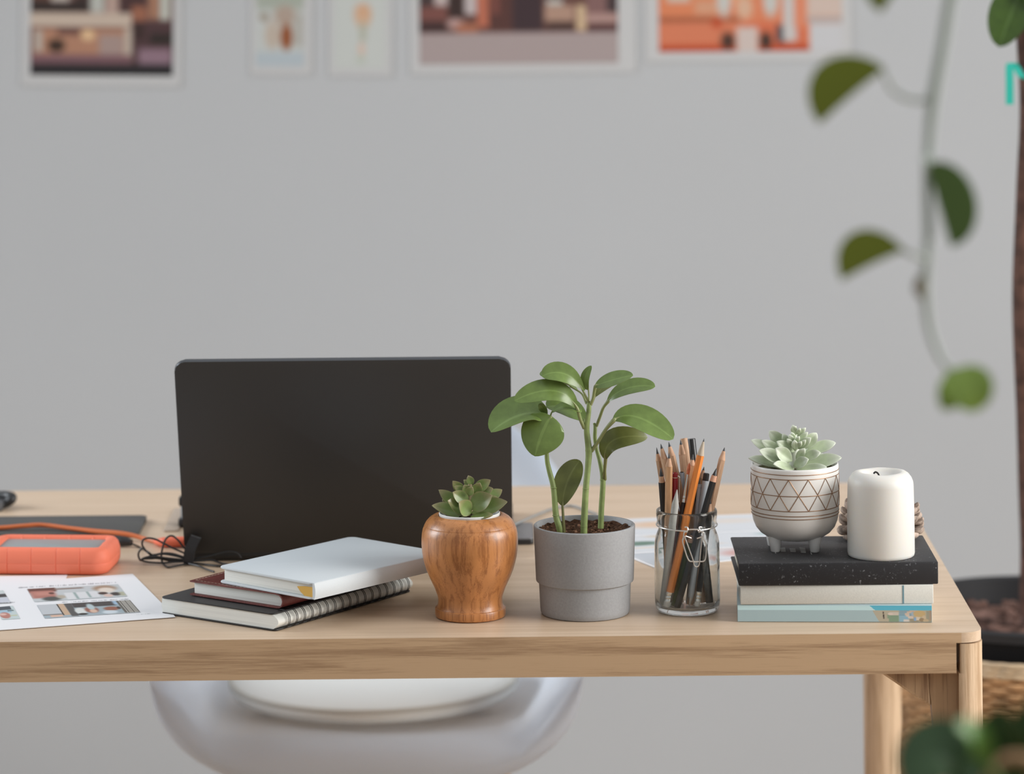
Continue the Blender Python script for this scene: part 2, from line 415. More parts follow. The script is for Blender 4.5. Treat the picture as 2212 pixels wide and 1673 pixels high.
lid = finish(bm, 'lid', [TITAN, mat('lid_edge', (.10, .105, .115), .35, metal=.5)], lap)
bm = bmesh.new(); slab(bm, rrect(-LW / 2 + .006, .006, LW / 2 - .006, LL - .012, .003, 4), -.0034, -.0027, 0)
bmesh.ops.transform(bm, matrix=Matrix.Translation((0, 0, .010)) @ Matrix.Rotation(R(90) + ang, 4, 'X'), verts=bm.verts)
finish(bm, 'screen', mat('screen_glass', (.02, .02, .022), .08), lap)
bm = bmesh.new(); slab(bm, rrect(-LW / 2, .004, LW / 2, .240, .011, 8), .0012, .0125, .003, 3)
finish(bm, 'base', TITAN, lap)
bm = bmesh.new(); slab(bm, rrect(-.13, .045, .13, .14, .003, 4), .0125, .0135, .0004)
finish(bm, 'keyboard', BLACK, lap)
bm = bmesh.new()
tube(bm, [(-LW / 2 + .03, .004, .0075), (LW / 2 - .03, .004, .0075)], .0048, 12); finish(bm, 'hinge', BLACK, lap)

# ================================================================== NOTEBOOK STACK
def stack_frame(p_near, p_left, z):
    a = Vector(p_near); b = Vector(p_left); u = (b - a); u.z = 0
    return a, math.atan2(u.y, u.x), u.length
# -- spiral notebook (X runs away from the spine along the short edge, Y along the spine)
a, ra, sh = stack_frame(Uz(597, 1366, T), Uz(347, 1327, T), T)
LNG = .2047; ZS = .0160
nb = thing('spiral_notebook', 'black covered wire bound notebook at the bottom of the stack beside the wooden pot', 'notebook', (a.x, a.y, T), ra)
def flipY(bm): bmesh.ops.transform(bm, matrix=Matrix.Diagonal((1, -1, 1, 1)), verts=bm.verts); bmesh.ops.reverse_faces(bm, faces=bm.faces)
bm = bmesh.new(); slab(bm, rrect(.001, 0, sh, LNG, .004, 5), .0006, .0017, .0003); flipY(bm)
finish(bm, 'back_cover', mat('black_card', (.016, .015, .015), .45), nb)
bm = bmesh.new(); slab(bm, rrect(.004, 0, sh, LNG, .004, 5), ZS - .0012, ZS, .0003); flipY(bm)
finish(bm, 'front_cover', MATS['black_card'], nb)
bm = bmesh.new()                                            # page block with a bulging spine side
sec = []
for k in range(13): t = k / 12; sec.append((.0045 - .0060 * math.sin(math.pi * t), .0018 + (ZS - .0031) * t))
sec += [(sh - .0012, ZS - .0013), (sh - .0002, (ZS) / 2), (sh - .0012, .0018)]
A = [bm.verts.new((x, .0012, z)) for x, z in sec]; B = [bm.verts.new((x, LNG - .0012, z)) for x, z in sec]
bm.faces.new(A); bm.faces.new(B)
for i in range(len(sec)): bm.faces.new((A[i], A[(i + 1) % len(sec)], B[(i + 1) % len(sec)], B[i]))
bmesh.ops.recalc_face_normals(bm, faces=bm.faces); flipY(bm)
def page_mat(name, axis_scale, colr=(.76, .76, .71)):
    m = bpy.data.materials.new(name); m.use_nodes = True; nt = m.node_tree; b = nt.nodes['Principled BSDF']
    tc = nt.nodes.new('ShaderNodeTexCoord'); mp = nt.nodes.new('ShaderNodeMapping'); mp.inputs['Scale'].default_value = axis_scale
    n = nt.nodes.new('ShaderNodeTexNoise'); n.inputs['Scale'].default_value = 1; n.inputs['Detail'].default_value = 3
    rp = nt.nodes.new('ShaderNodeValToRGB'); e = rp.color_ramp.elements; e[0].position = .32; e[1].position = .62
    e[0].color = (*[x * .86 for x in colr], 1); e[1].color = (*colr, 1)
    nt.links.new(tc.outputs['Object'], mp.inputs[0]); nt.links.new(mp.outputs[0], n.inputs['Vector']); nt.links.new(n.outputs[0], rp.inputs[0]); nt.links.new(rp.outputs[0], b.inputs['Base Color'])
    b.inputs['Roughness'].default_value = .8; return m
PG = page_mat('page_edges', (8, 8, 1600)); PGW = page_mat('page_edges_white', (8, 8, 1400), (.78, .78, .78))
finish(bm, 'pages', PG, nb)
bm = bmesh.new()
for k in range(17):
    y = .014 + k * .01125
    for off in (-.0010, .0010):
        pts = [(.0050 + .0092 * math.cos(2 * math.pi * q / 26), y + off + .0006 * math.sin(2 * math.pi * q / 26), .0086 + .0084 * math.sin(2 * math.pi * q / 26)) for q in range(26)]
        tube(bm, pts, .00036, 6, closed=True)
flipY(bm); finish(bm, 'wire_binding', mat('black_wire', (.02, .018, .018), .3, .6), nb)
# -- red leather notebook
zr = T + ZS + .0003; HR = .0142
a, ra, sh = stack_frame(Uz(611, 1318, zr), Uz(412, 1287, zr), zr)
LNG = .158
nb = thing('leather_notebook', 'dark red stitched leather notebook sandwiched between the black and the white notebook', 'notebook', (a.x, a.y, zr), ra)
RED = mat('red_leather', (.15, .036, .030), .42, .5, var=.2, vscale=90, bump=.15, bscale=500)
bm = bmesh.new()
sec = []                                                    # one cover strip wrapped round the spine
for x, z in ((sh + .001, .0004), (.006, .0004)): sec.append((x, z))
for k in range(9): an = R(-90 - 180 * k / 8); sec.append((.0065 + .0068 * math.cos(an), HR / 2 + (HR / 2 - .0004) * math.sin(an)))
sec.append((.008, HR)); sec.append((sh + .001, HR - .0004))
inn = []
for i, p in enumerate(sec):
    c = Vector((max(p[0], .008), HR / 2)); q = Vector(p); dr = c - q; q = q + dr.normalized() * .0013 if dr.length > 0 else q
    inn.append((p[0] if i in (0, len(sec) - 1) else q.x, (p[1] + .0013) if i < 2 else (p[1] - .0013 if i > len(sec) - 3 else q.y)))
loop = sec + inn[::-1]
A = [bm.verts.new((x, 0, z)) for x, z in loop]; B = [bm.verts.new((x, LNG, z)) for x, z in loop]; n = len(loop); h = len(sec)
for i in range(n): bm.faces.new((A[i], A[(i + 1) % n], B[(i + 1) % n], B[i]))
for V in (A, B):
    for i in range(h - 1): bm.faces.new((V[i], V[i + 1], V[n - 2 - i], V[n - 1 - i]))
bmesh.ops.recalc_face_normals(bm, faces=bm.faces); flipY(bm); finish(bm, 'cover', RED, nb)
bm = bmesh.new(); box(bm, (.0035, .003, .0019), (sh - .002, LNG - .003, HR - .0017), .0004); flipY(bm)
finish(bm, 'pages', PG, nb)
bm = bmesh.new()
n_ = 34
for k in range(n_):
    y = .004 + (LNG - .008) * k / n_
    tube(bm, [(sh - .003, y, HR - .0002), (sh - .003, y + .003, HR - .0002)], .00028, 5)
for k in range(22):
    x = .012 + (sh - .016) * k / 22
    tube(bm, [(x, .0028, HR + .0000), (x + .003, .0028, HR - .0001)], .00012, 5)
flipY(bm); finish(bm, 'stitching', mat('thread', (.58, .44, .33), .7), nb)
# -- white notebook
zw = zr + HR + .0003; HW = .0152
a, ra, sh = stack_frame(Uz(677, 1297, zw), Uz(472, 1259, zw), zw)
LNG = .1785
nb = thing('hardcover_notebook', 'pale grey hardcover notebook on top of the stack, yellow ribbon end showing', 'notebook', (a.x, a.y, zw), ra)
GREYC = mat('grey_cloth', (.60, .64, .665), .55, .4, bump=.05, bscale=900)
bm = bmesh.new()
slab(bm, rrect(.0005, 0, sh, LNG, .005, 6), .0, .0017, .0006); slab(bm, rrect(.0005, 0, sh, LNG, .005, 6), HW - .0019, HW, .0007)
sp_ = []
for k in range(7): t = k / 6; sp_.append((-.0006 - .0014 * math.sin(math.pi * t), .0002 + (HW - .0004) * t))
loop = sp_ + [(.0016, HW - .0004), (.0016, .0004)]
A = [bm.verts.new((x, .0006, z)) for x, z in loop]; B = [bm.verts.new((x, LNG - .0006, z)) for x, z in loop]
bm.faces.new(A); bm.faces.new(B)
for i in range(len(loop)): bm.faces.new((A[i], A[(i + 1) % len(loop)], B[(i + 1) % len(loop)], B[i]))
bmesh.ops.recalc_face_normals(bm, faces=bm.faces); flipY(bm); finish(bm, 'cover', GREYC, nb)
bm = bmesh.new(); box(bm, (.0018, .0028, .0018), (sh - .005, LNG - .003, HW - .0020), .0005); flipY(bm)
finish(bm, 'pages', PG, nb)
bm = bmesh.new()
slab(bm, [(.002, .0022), (.019, .0022), (.019, .0028), (.002, .0028)], 0, 0, 0) if False else None
poly = [(.0010, .0017), (.0130, .0018), (.0180, .0048), (.0225, .0092), (.0140, .0104), (.0010, .0110)]
A = [bm.verts.new((x, .0018, z)) for x, z in poly]; B = [bm.verts.new((x, .0026, z)) for x, z in poly]
bm.faces.new(A); bm.faces.new(B)
for i in range(5): bm.faces.new((A[i], A[(i + 1) % 5], B[(i + 1) % 5], B[i]))
bmesh.ops.recalc_face_normals(bm, faces=bm.faces); flipY(bm)
rb = finish(bm, 'ribbon', mat('yellow_ribbon', (.62, .36, .06), .5), nb, smooth=False); rb['label'] = 'yellow ribbon end'

# ================================================================== SUCCULENTS' LEAF HELPER
def pxleaf(bm, b, t, hw, y0, dB, dT, lift=.25, tilt=(0, -.6, .8), kind='succ', curl=.35, thick=.0022, bend=.18, fold=0, nu=12, nv=6):
    """b, t: pixel ends; hw: apparent half-width in px; dB, dT depth offsets (m) about y0"""
    B, Tp = Uy(*b, y0 + dB), Uy(*t, y0 + dT); N = Vector(tilt).normalized()
    ax = (Tp - B).normalized(); s = ax.cross(N); s.normalize(); k = max(.42, math.hypot(s.x, s.z))
    sc = (y0 - CAM.y) / F
    n = s.cross(ax).normalized()
    leaf(bm, B, Tp, (B + Tp) / 2 - n * (Tp - B).length * bend, N, hw * sc / k, kind, fold, curl, thick, nu, nv)

# ================================================================== WOODEN POT
def at(f, cx, cy): return (f[0] + cx / f[2], f[1] + cy / f[2])
FW = (880, 1000, 4.404)
c = Uz(1016.2, 1331.5, T); q = .0000971
pot = thing('wooden_pot', 'turned brown wooden pot with a white liner and green succulent, right of the notebooks', 'plant pot', (c.x, c.y, T))
WP = wood('turned_wood', (.54, .225, .074), (.32, .115, .032), 'z', 20, 9, rough=.36, coat=.5, pore=.95, wob=.8, patch=34)
pr = [(0, .001), (.030, 0), (.0322, .001), (.0327, .003), (.0327, .0078), (.0324, .0085), (.0312, .0089), (.0303, .0108), (.0297, .0140), (.0297, .0175), (.0303, .0200), (.0312, .0225), (.0328, .0270), (.0352, .0320), (.0378, .0375), (.0402, .0435), (.0420, .0495), (.0434, .0555), (.0442, .0610), (.0446, .0665), (.0446, .0715), (.0442, .0765), (.0434, .0808), (.0420, .0843), (.0417, .0846), (.0417, .0850), (.0414, .0855), (.0400, .0880), (.0370, .0912), (.0340, .0930), (.0315, .0940), (.0296, .0942), (.0289, .0936), (.0286, .0900), (.0286, .0500), (0, .0500)]
bm = bmesh.new(); lathe(bm, pr, 72); finish(bm, 'body', WP, pot, angle=30)
bm = bmesh.new(); lathe(bm, [(.0270, .058), (.0278, .0900), (.0283, .0955), (.0277, .0962), (.0269, .0957), (.0262, .0880), (.0262, .058)], 56, close=True)
finish(bm, 'liner', mat('white_liner', (.74, .74, .72), .4), pot)
bm = bmesh.new(); lathe(bm, [(0, .0935), (.012, .0932), (.0262, .0905)], 32, jit=lambda r, a: random.uniform(-.001, .001))
SOIL = mat('potting_soil', (.035, .02, .013), .95, .1, var=.6, vscale=260, bump=.6, bscale=400)
finish(bm, 'soil', SOIL, pot)
SG = leaf_mat('succulent_green', (.225, .30, .095), (.21, .28, .095), (.38, .29, .17), rough=.32, trl=.06)
bm = bmesh.new(); y0 = c.y
tube(bm, [(c.x, c.y, T + .092), (c.x, c.y, T + .105), (c.x + .001, c.y, T + .122)], [.005, .004, .002], 8)
for b, t, hw, dB, dT, tl_ in (
    ((590, 505), (232, 408), 44, -.002, -.010, (-.2, -.5, .8)), ((600, 480), (383, 360), 62, -.006, -.014, (-.3, -.7, .7)),
    ((520, 430), (298, 258), 46, .004, .006, (-.4, -.5, .7)), ((588, 380), (430, 280), 50, -.008, -.012, (-.3, -.8, .6)),
    ((550, 300), (430, 174), 42, .000, -.002, (-.5, -.7, .5)), ((590, 430), (806, 312), 74, -.010, -.016, (.3, -.8, .6)),
    ((605, 480), (952, 372), 56, -.004, -.008, (.2, -.6, .8)), ((740, 360), (902, 256), 42, .004, .010, (.3, -.6, .7)),
    ((600, 515), (815, 498), 30, -.014, -.028, (.1, -.6, .8)), ((620, 215), (578, 122), 32, .000, .000, (-.2, -.95, .3)),
    ((612, 235), (536, 162), 26, .002, .004, (-.4, -.8, .4)), ((630, 270), (790, 165), 46, -.002, -.006, (.3, -.8, .5)),
    ((650, 310), (815, 245), 42, -.004, -.008, (.3, -.8, .5)), ((575, 310), (620, 232), 36, -.010, -.014, (.0, -.9, .4)),
    ((605, 485), (490, 372), 62, -.012, -.022, (-.2, -.8, .6)), ((690, 240), (752, 158), 40, .004, .002, (.1, -.9, .4)),
    ((590, 480), (440, 310), 48, .008, .022, (-.4, -.2, .9)), ((620, 470), (760, 300), 48, .010, .026, (.4, -.1, .9)),
    ((600, 440), (600, 260), 50, .012, .030, (0, .5, .8)), ((560, 360), (520, 215), 40, .008, .014, (-.2, .3, .9)), ((660, 360), (700, 215), 40, .008, .014, (.2, .3, .9)),
    ((565, 290), (445, 225), 34, -.004, -.004, (-.4, -.8, .4)), ((640, 400), (720, 250), 50, -.002, .004, (.2, -.7, .6)), ((560, 420), (470, 330), 44, -.004, -.006, (-.3, -.8, .5)), ((640, 300), (690, 190), 44, -.006, -.010, (.1, -.9, .4)), ((590, 300), (540, 210), 40, -.004, -.006, (-.2, -.9, .4)), ((680, 420), (860, 330), 46, .002, .004, (.3, -.5, .8)), ((540, 460), (330, 350), 46, .004, .006, (-.3, -.5, .8)), ((580, 480), (640, 380), 0, 0, 0, None)):
    if tl_: pxleaf(bm, at(FW, *b), at(FW, *t), hw * 1.18 / FW[2], y0, dB, dT, tilt=tl_, curl=.22, bend=.13, fold=.16, nu=16, nv=8)
finish(bm, 'rosette', SG, pot, org=(c.x, c.y, T), angle=70)

# ================================================================== GREY POT WITH LEAFY PLANT
c = Uz(1264.1, 1324.3, T); FP = (1030, 760, 3.982)
pot = thing('grey_plant_pot', 'stepped grey stoneware pot with tall leafy plant of thick stems, between wooden pot and jar', 'plant pot', (c.x, c.y, T))
q = .0000770
GP = mat('grey_stoneware', (.335, .338, .345), .6, .4, var=.06, vscale=500, bump=.06, bscale=700)
pr = [(0, .0005), (.0385, 0), (.0403, .0007), (.0412, .0024), (.0416, .006), (.0426, .0293), (.0450, .0306), (.0453, .0318), (.0458, .045), (.0464, .062), (.0470, .0800), (.0469, .0814), (.0463, .0820), (.0446, .0820), (.0440, .0812), (.0436, .0700), (.0425, .040), (0, .040)]
bm = bmesh.new(); lathe(bm, pr, 96); finish(bm, 'pot', GP, pot, angle=35)
bm = bmesh.new()
rr_ = [(0, 0), (.006, .0005), (.012, .0003), (.018, .0008), (.024, 0), (.030, .0008), (.036, .0014), (.040, .0022), (.0434, .003)]
lathe(bm, [(r, .0745 + z) for r, z in rr_], 64, jit=lambda r, a: random.uniform(-.0012, .0014))
so = finish(bm, 'soil', mat('brown_soil', (.075, .038, .022), .95, .1, var=.75, vscale=330, bump=.8, bscale=500), pot)
bm = bmesh.new()
for k in range(150):
    a_ = random.uniform(0, 6.28); r_ = .042 * math.sqrt(random.random()); s_ = random.uniform(.0006, .0017)
    bmesh.ops.create_icosphere(bm, subdivisions=1, radius=s_, matrix=Matrix.Translation((r_ * math.cos(a_), r_ * math.sin(a_), .0752 + r_ * r_ * 1.3)) @ Matrix.Rotation(random.uniform(0, 3), 4, 'X') @ Matrix.Diagonal((1, random.uniform(.4, 1.6), .7, 1)))
cr_ = finish(bm, 'bark_chips', mat('bark', (.19, .10, .06), .9, .2, var=.7, vscale=150), pot); cr_['kind'] = 'stuff'
STEM = mat('stem_green', (.235, .30, .105), .45, .4, var=.28, vscale=70, bump=.1, bscale=200)
og = (c.x, c.y, T); sc = (c.y - CAM.y) / F
def Pp(cx, cy, d): return Uy(*at(FP, cx, cy), c.y + d)
def stem(pts, rads, n=6):
    bm = bmesh.new(); P = spline([Pp(*p) for p in pts], n); tube(bm, P, [r * sc / FP[2] for r in lerp_rad(rads, len(P))], 12)
    return bm
def node(bm, p, r):                                          # leaf scars
    P = Pp(*p); lathe(bm, [(r * .94, -.0006), (r * 1.12, 0), (r * .94, .0006)], 14, P)
bm = stem([(920, 1575, -.016), (924, 1450, -.016), (938, 1180, -.015), (955, 1000, -.013), (963, 850, -.011), (945, 670, -.010), (962, 520, -.009), (966, 440, -.009)], [30, 30, 27, 26, 30, 25, 22, 20])
node(bm, (938, 1180, -.015), 27 * sc / FP[2]); node(bm, (962, 850, -.011), 28 * sc / FP[2]); node(bm, (921, 1500, -.016), 29 * sc / FP[2])
finish(bm, 'stem', STEM, pot, og)
bm = stem([(725, 1560, -.010), (705, 1490, -.011), (680, 1400, -.010), (660, 1175, -.008), (622, 1020, -.006), (603, 920, -.006), (602, 760, -.006), (606, 570, -.006)], [32, 30, 27, 24, 22, 20, 17, 14])
node(bm, (680, 1410, -.010), 28 * sc / FP[2]); node(bm, (661, 1172, -.008), 26 * sc / FP[2])
finish(bm, 'stem', STEM, pot, og)
bm = stem([(1066, 1520, .004), (1072, 1350, .004), (1085, 1100, .004), (1060, 950, .006), (1030, 840, .008), (1016, 740, .008), (1018, 650, .008), (1008, 615, .008)], [26, 25, 24, 19, 17, 17, 16, 10])
node(bm, (1084, 1105, .004), 24 * sc / FP[2]); finish(bm, 'stem', STEM, pot, og)
LG = leaf_mat('peperomia_leaf', (.165, .245, .062), (.30, .34, .14), rough=.28, vein=.20, trl=.12)
LO = leaf_mat('peperomia_leaf_olive', (.155, .175, .045), (.22, .22, .08), rough=.34, vein=.22, trl=.15)
def pleaf(pet, pr_, b, t, cb, hw, N, kind='obov', fold=.12, curl=.12, m=None, thick=.0011, dB=0, dT=0, dC=0):
    """petiole polyline (crop px + depth), blade base/tip/control in crop px"""
    bm = bmesh.new(); lay = bm.verts.layers.float_color.new('Col')
    if pet:
        Bv, Cv, Tv = Pp(*b, dB), Pp(*cb, dC), Pp(*t, dT); Q = [Pp(*p) for p in pet]
        Q += [Bv * (1 - u) ** 2 + Cv * 2 * u * (1 - u) + Tv * u * u for u in (.10, .24)]
        P = spline(Q, 6); tube(bm, P, [r * sc / FP[2] for r in lerp_rad(list(pr_) + [pr_[-1] * .55, 1.2], len(P))], 8)
        for v in bm.verts: v[lay] = (.5, .02, 0, 1)
    B, Tp, Cc = Pp(*b, dB), Pp(*t, dT), Pp(*cb, dC); N = Vector(N).normalized()
    ax = (Tp - B).normalized(); s = ax.cross(N).normalized(); k = max(.35, math.hypot(s.x, s.z))
    leaf(bm, B, Tp, Cc, N, hw * sc / FP[2] / k, kind, fold, curl, thick, 20, 10)
    return finish(bm, 'leaf', m or LG, pot, og, angle=80)
# blades, from the crown down
pleaf([(966, 440, -.009), (930, 370, -.011), (905, 320, -.012)], [12, 9, 8], (925, 335), (560, 215), (760, 110), 78, (-.15, -.75, .65), dB=-.012, dT=-.018, dC=-.014, fold=.10)
pleaf(None, None, (700, 245), (540, 195), (610, 190), 30, (.1, -.6, .8), dB=-.006, dT=-.004, dC=-.004, kind='oval')
pleaf([(945, 450, -.008), (900, 360, -.004), (800, 300, .002)], [11, 8, 7], (880, 350), (650, 250), (760, 250), 40, (0, .2, 1), dB=-.002, dT=.012, dC=.006)
pleaf([(925, 660, -.010), (890, 580, -.012), (868, 500, -.014)], [17, 15, 15], (870, 505), (322, 425), (740, 215), 84, (-.1, -.78, .62), dB=-.014, dT=-.026, dC=-.018, fold=.06)
pleaf([(606, 600, -.006), (585, 575, -.008)], [12, 11], (592, 580), (122, 695), (430, 455), 96, (-.25, -.35, .9), dB=-.008, dT=-.020, dC=-.006, fold=.16, kind='oval')
pleaf([(612, 590, -.006), (640, 565, -.014)], [12, 11], (640, 552), (500, 902), (545, 700), 186, (-.05, -.95, .30), dB=-.014, dT=-.024, dC=-.021, kind='cordate', fold=-.04, curl=-.04)
pleaf([(606, 575, -.006), (600, 545, -.006)], [9, 7], (600, 560), (525, 458), (580, 470), 34, (-.5, -.8, .3), dB=-.006, dT=-.010, dC=-.008, kind='oval')
pleaf([(622, 590, -.006), (645, 520, -.006)], [9, 7], (640, 528), (903, 522), (760, 425), 30, (0, -.45, .9), dB=-.006, dT=-.014, dC=-.008, kind='oval')
pleaf([(935, 650, -.006), (920, 600, .004)], [11, 9], (955, 615), (598, 480), (800, 440), 74, (-.1, -.5, .85), dB=.006, dT=.004, dC=.012, fold=.08, m=LG)
pleaf([(966, 440, -.008), (964, 380, -.006), (958, 310, -.006)], [8, 7, 6], (960, 330), (988, 122), (890, 240), 38, (-.35, -.9, .2), dB=-.006, dT=-.008, dC=-.008, kind='oval')
pleaf([(975, 460, -.009), (1000, 400, -.012), (1020, 300, -.014)], [14, 12, 15], (1012, 300), (1345, 205), (1140, 250), 54, (.05, -.55, .85), dB=-.014, dT=-.026, dC=-.018, fold=.06, kind='oval')
pleaf([(985, 460, -.004), (1010, 400, .0)], [9, 8], (1010, 400), (1165, 285), (1080, 290), 34, (.2, -.4, .9), dB=.002, dT=.010, dC=.006, m=LO)
pleaf([(1030, 640, .008), (1060, 560, .004), (1090, 480, .0), (1130, 430, -.002)], [14, 13, 13, 15], (1115, 440), (1535, 302), (1250, 270), 56, (.05, -.62, .8), dB=-.002, dT=-.012, dC=-.004, fold=.08)
pleaf([(985, 855, -.010), (1040, 780, -.014), (1110, 670, -.018), (1175, 595, -.020)], [19, 15, 15, 20], (1165, 600), (1690, 755), (1330, 455), 98, (.18, -.72, .68), dB=-.020, dT=-.030, dC=-.018, fold=.05)
pleaf([(1098, 1100, .004), (1100, 1020, -.002), (1108, 920, -.006)], [20, 14, 16], (1106, 930), (1470, 738), (1075, 690), 82, (-.45, -.80, .45), dB=-.006, dT=-.002, dC=-.016, fold=.05, m=LO, kind='oval')
pleaf([(750, 1555, -.012), (745, 1450, -.012), (738, 1330, -.010)], [16, 12, 11], (738, 1330), (888, 936), (745, 1110), 108, (-.25, -.93, .15), dB=-.010, dT=.004, dC=-.008, fold=.12, m=LO, kind='oval')

# ================================================================== GLASS JAR
JX, JY = .15579, .09152
jar = thing('glass_jar', 'clear glass clip-top jar without its lid, full of pencils and pens', 'jar', (JX, JY, T))
outer = [(0, .0012), (.020, .0010), (.0245, .0003), (.0272, .0012), (.0292, .0036), (.0301, .0075), (.0303, .0120), (.0303, .0580), (.0300, .0640), (.0291, .0690), (.0277, .0732), (.0263, .0765), (.0259, .0790), (.0264, .0806), (.0276, .0816), (.0279, .0830), (.0277, .0850), (.0283, .0890), (.0284, .0920), (.0280, .0942), (.0271, .0948)]
inner = [(.0262, .0942), (.0256, .0920), (.0250, .0870), (.0246, .0800), (.0252, .0755), (.0266, .0710), (.0279, .0660), (.0285, .0600), (.0286, .0300), (.0286, .0130), (.0280, .0085), (.0262, .0060), (.0200, .0052), (0, .0050)]
bm = bmesh.new(); lathe(bm, outer + inner, 72)
GL = bpy.data.materials.new('jar_glass'); GL.use_nodes = True; b = GL.node_tree.nodes['Principled BSDF']
b.inputs['Base Color'].default_value = (.975, .99, .985, 1); b.inputs['Roughness'].default_value = 0; b.inputs['Transmission Weight'].default_value = 1; b.inputs['IOR'].default_value = 1.36
nt = GL.node_tree; tc = nt.nodes.new('ShaderNodeTexCoord'); n = nt.nodes.new('ShaderNodeTexNoise'); n.inputs['Scale'].default_value = 60; bp = nt.nodes.new('ShaderNodeBump'); bp.inputs['Strength'].default_value = .05; bp.inputs['Distance'].default_value = .002
nt.links.new(tc.outputs['Object'], n.inputs['Vector']); nt.links.new(n.outputs[0], bp.inputs['Height']); nt.links.new(bp.outputs[0], b.inputs['Normal'])
tp_ = nt.nodes.new('ShaderNodeBsdfTransparent'); tp_.inputs[0].default_value = (.93, .95, .945, 1); ms_ = nt.nodes.new('ShaderNodeMixShader'); ms_.inputs[0].default_value = .10
nt.links.new(b.outputs[0], ms_.inputs[1]); nt.links.new(tp_.outputs[0], ms_.inputs[2]); nt.links.new(ms_.outputs[0], nt.nodes['Material Output'].inputs[0])
finish(bm, 'glass_body', GL, jar, angle=60)
bm = bmesh.new()                                             # wire bail: ring, links, clasp
FJ = (1400, 1090, 6.435)
yw = JY - .0292
def Jp(cx, cy, d=0): p = Uy(*at(FJ, cx, cy), yw + d); return p - Vector((JX, JY, T))
g0, g1 = Jp(545, 345), Jp(705, 345)
z0 = .0795
ring = []
a0 = math.atan2(g1.y, g1.x); a1 = math.atan2(g0.y, g0.x)
for k in range(41):
    a_ = a0 + (2 * math.pi - (a0 - a1)) * k / 40
    rad_ = .0288 - .0006
    ring.append((rad_ * math.cos(a_), rad_ * math.sin(a_), z0 + .0014 * math.sin(math.pi * k / 40)))
wr = .00066
tube(bm, ring, wr, 8)
for gx, s_ in ((545, -1), (710, 1)):
    P = [Jp(gx + s_ * 35, 318), Jp(gx, 322, -.001), Jp(gx + 8, 360, -.002), Jp(gx - 4, 392, -.001)]
    tube(bm, spline(P, 6), wr, 8)
tube(bm, spline([Jp(548, 352, -.0008), Jp(630, 350, -.0015), Jp(708, 350, -.0008)], 5), wr, 8)
for P in ([(545, 380), (505, 390), (495, 440), (490, 500)], [(720, 378), (765, 385), (770, 440), (762, 495)]):
    tube(bm, spline([Jp(x, y, -.0014) for x, y in P], 6), wr, 8)
for P in ([(520, 440), (600, 470)], [(755, 450), (680, 476)]):
    tube(bm, [Jp(*P[0], -.0014), Jp(*P[1], .0006)], wr * .9, 8)
tube(bm, spline([Jp(x, y, -.0022) for x, y in ((490, 470), (480, 510), (500, 600), (560, 770), (620, 796), (700, 796), (780, 786), (805, 700), (806, 560), (770, 480))], 6), wr, 8)
tube(bm, spline([Jp(x, y, -.0030) for x, y in ((505, 445), (540, 540), (620, 760), (645, 850), (682, 868), (712, 830), (725, 700), (750, 460))], 6), wr * .9, 8)
finish(bm, 'wire_bail', METAL, jar)

# ------------------------------------------------------------------ pencils and pens in the jar
ENDS = {
'p1':((0.1290,0.1051,0.8847),(0.1501,0.0968,0.7415)), 'p2':((0.1327,0.1003,0.8889),(0.1636,0.0959,0.7415)), 'p3':((0.1321,0.0887,0.8685),(0.1405,0.0997,0.7415)),
'p4':((0.1397,0.0823,0.8834),(0.1368,0.0917,0.7415)), 'p5':((0.1400,0.0983,0.8909),(0.1715,0.0969,0.7415)), 'p6':((0.1515,0.1080,0.8911),(0.1652,0.1129,0.7415)),
'p7':((0.1549,0.1188,0.8905),(0.1776,0.1005,0.7415)), 'p8':((0.1614,0.0996,0.8934),(0.1767,0.0920,0.7415)), 'p9':((0.1623,0.0917,0.8806),(0.1462,0.0887,0.7415)),
'p10':((0.1722,0.0818,0.8966),(0.1360,0.0779,0.7415)), 'p11':((0.1916,0.0916,0.8865),(0.1576,0.0849,0.7415)), 'p12':((0.1831,0.0781,0.8694),(0.1454,0.0743,0.7415)),
'red':((0.1454,0.0890,0.8642),(0.1431,0.0941,0.7415)), 'grey':((0.1521,0.1024,0.8617),(0.1502,0.1138,0.7415)), 'brush':((0.1585,0.0852,0.8733),(0.1389,0.0857,0.7415)),
'stump':((0.1464,0.0748,0.8509),(0.1328,0.0857,0.7415)), 'gel':((0.1744,0.0890,0.8632),(0.1568,0.0771,0.7415)), 'pale':((0.1681,0.0907,0.8522),(0.1560,0.0908,0.7415)),
'green':((0.1603,0.0832,0.8098),(0.1429,0.0802,0.7415)), 'bl':((0.1778,0.0832,0.8396),(0.1637,0.0770,0.7415)), 'p24':((0.1730,0.1034,0.8667),(0.1443,0.1048,0.7415))}
S_ = .00043
GR = 'pencils and pens in the glass jar'
def rod(bm, segs, n=6, rot=0, mi=0):
    """stack of (z, r) along +z, n-gon section"""
    rings = []
    for z, r in segs:
        if r < 1e-7: rings.append([bm.verts.new((0, 0, z))]); continue
        rings.append([bm.verts.new((r * math.cos(rot + 2 * math.pi * i / n), r * math.sin(rot + 2 * math.pi * i / n), z)) for i in range(n)])
    for A, B in zip(rings, rings[1:]):
        for i in range(n):
            j = (i + 1) % n
            if len(B) == 1: bm.faces.new((A[i], A[j], B[0]))
            elif len(A) == 1: bm.faces.new((B[i], A[0], B[j]))
            else: bm.faces.new((A[i], A[j], B[j], B[i]))
    if len(rings[0]) > 1: bm.faces.new(rings[0][::-1])
    if len(rings[-1]) > 1: bm.faces.new(rings[-1])
def stick(name, key, label, cat):
    tp, bt = Vector(ENDS[key][0]), Vector(ENDS[key][1]); o = thing(name, label, cat, bt, group=GR)
    o.rotation_euler = (tp - bt).to_track_quat('Z', 'Y').to_euler(); return o, (tp - bt).length
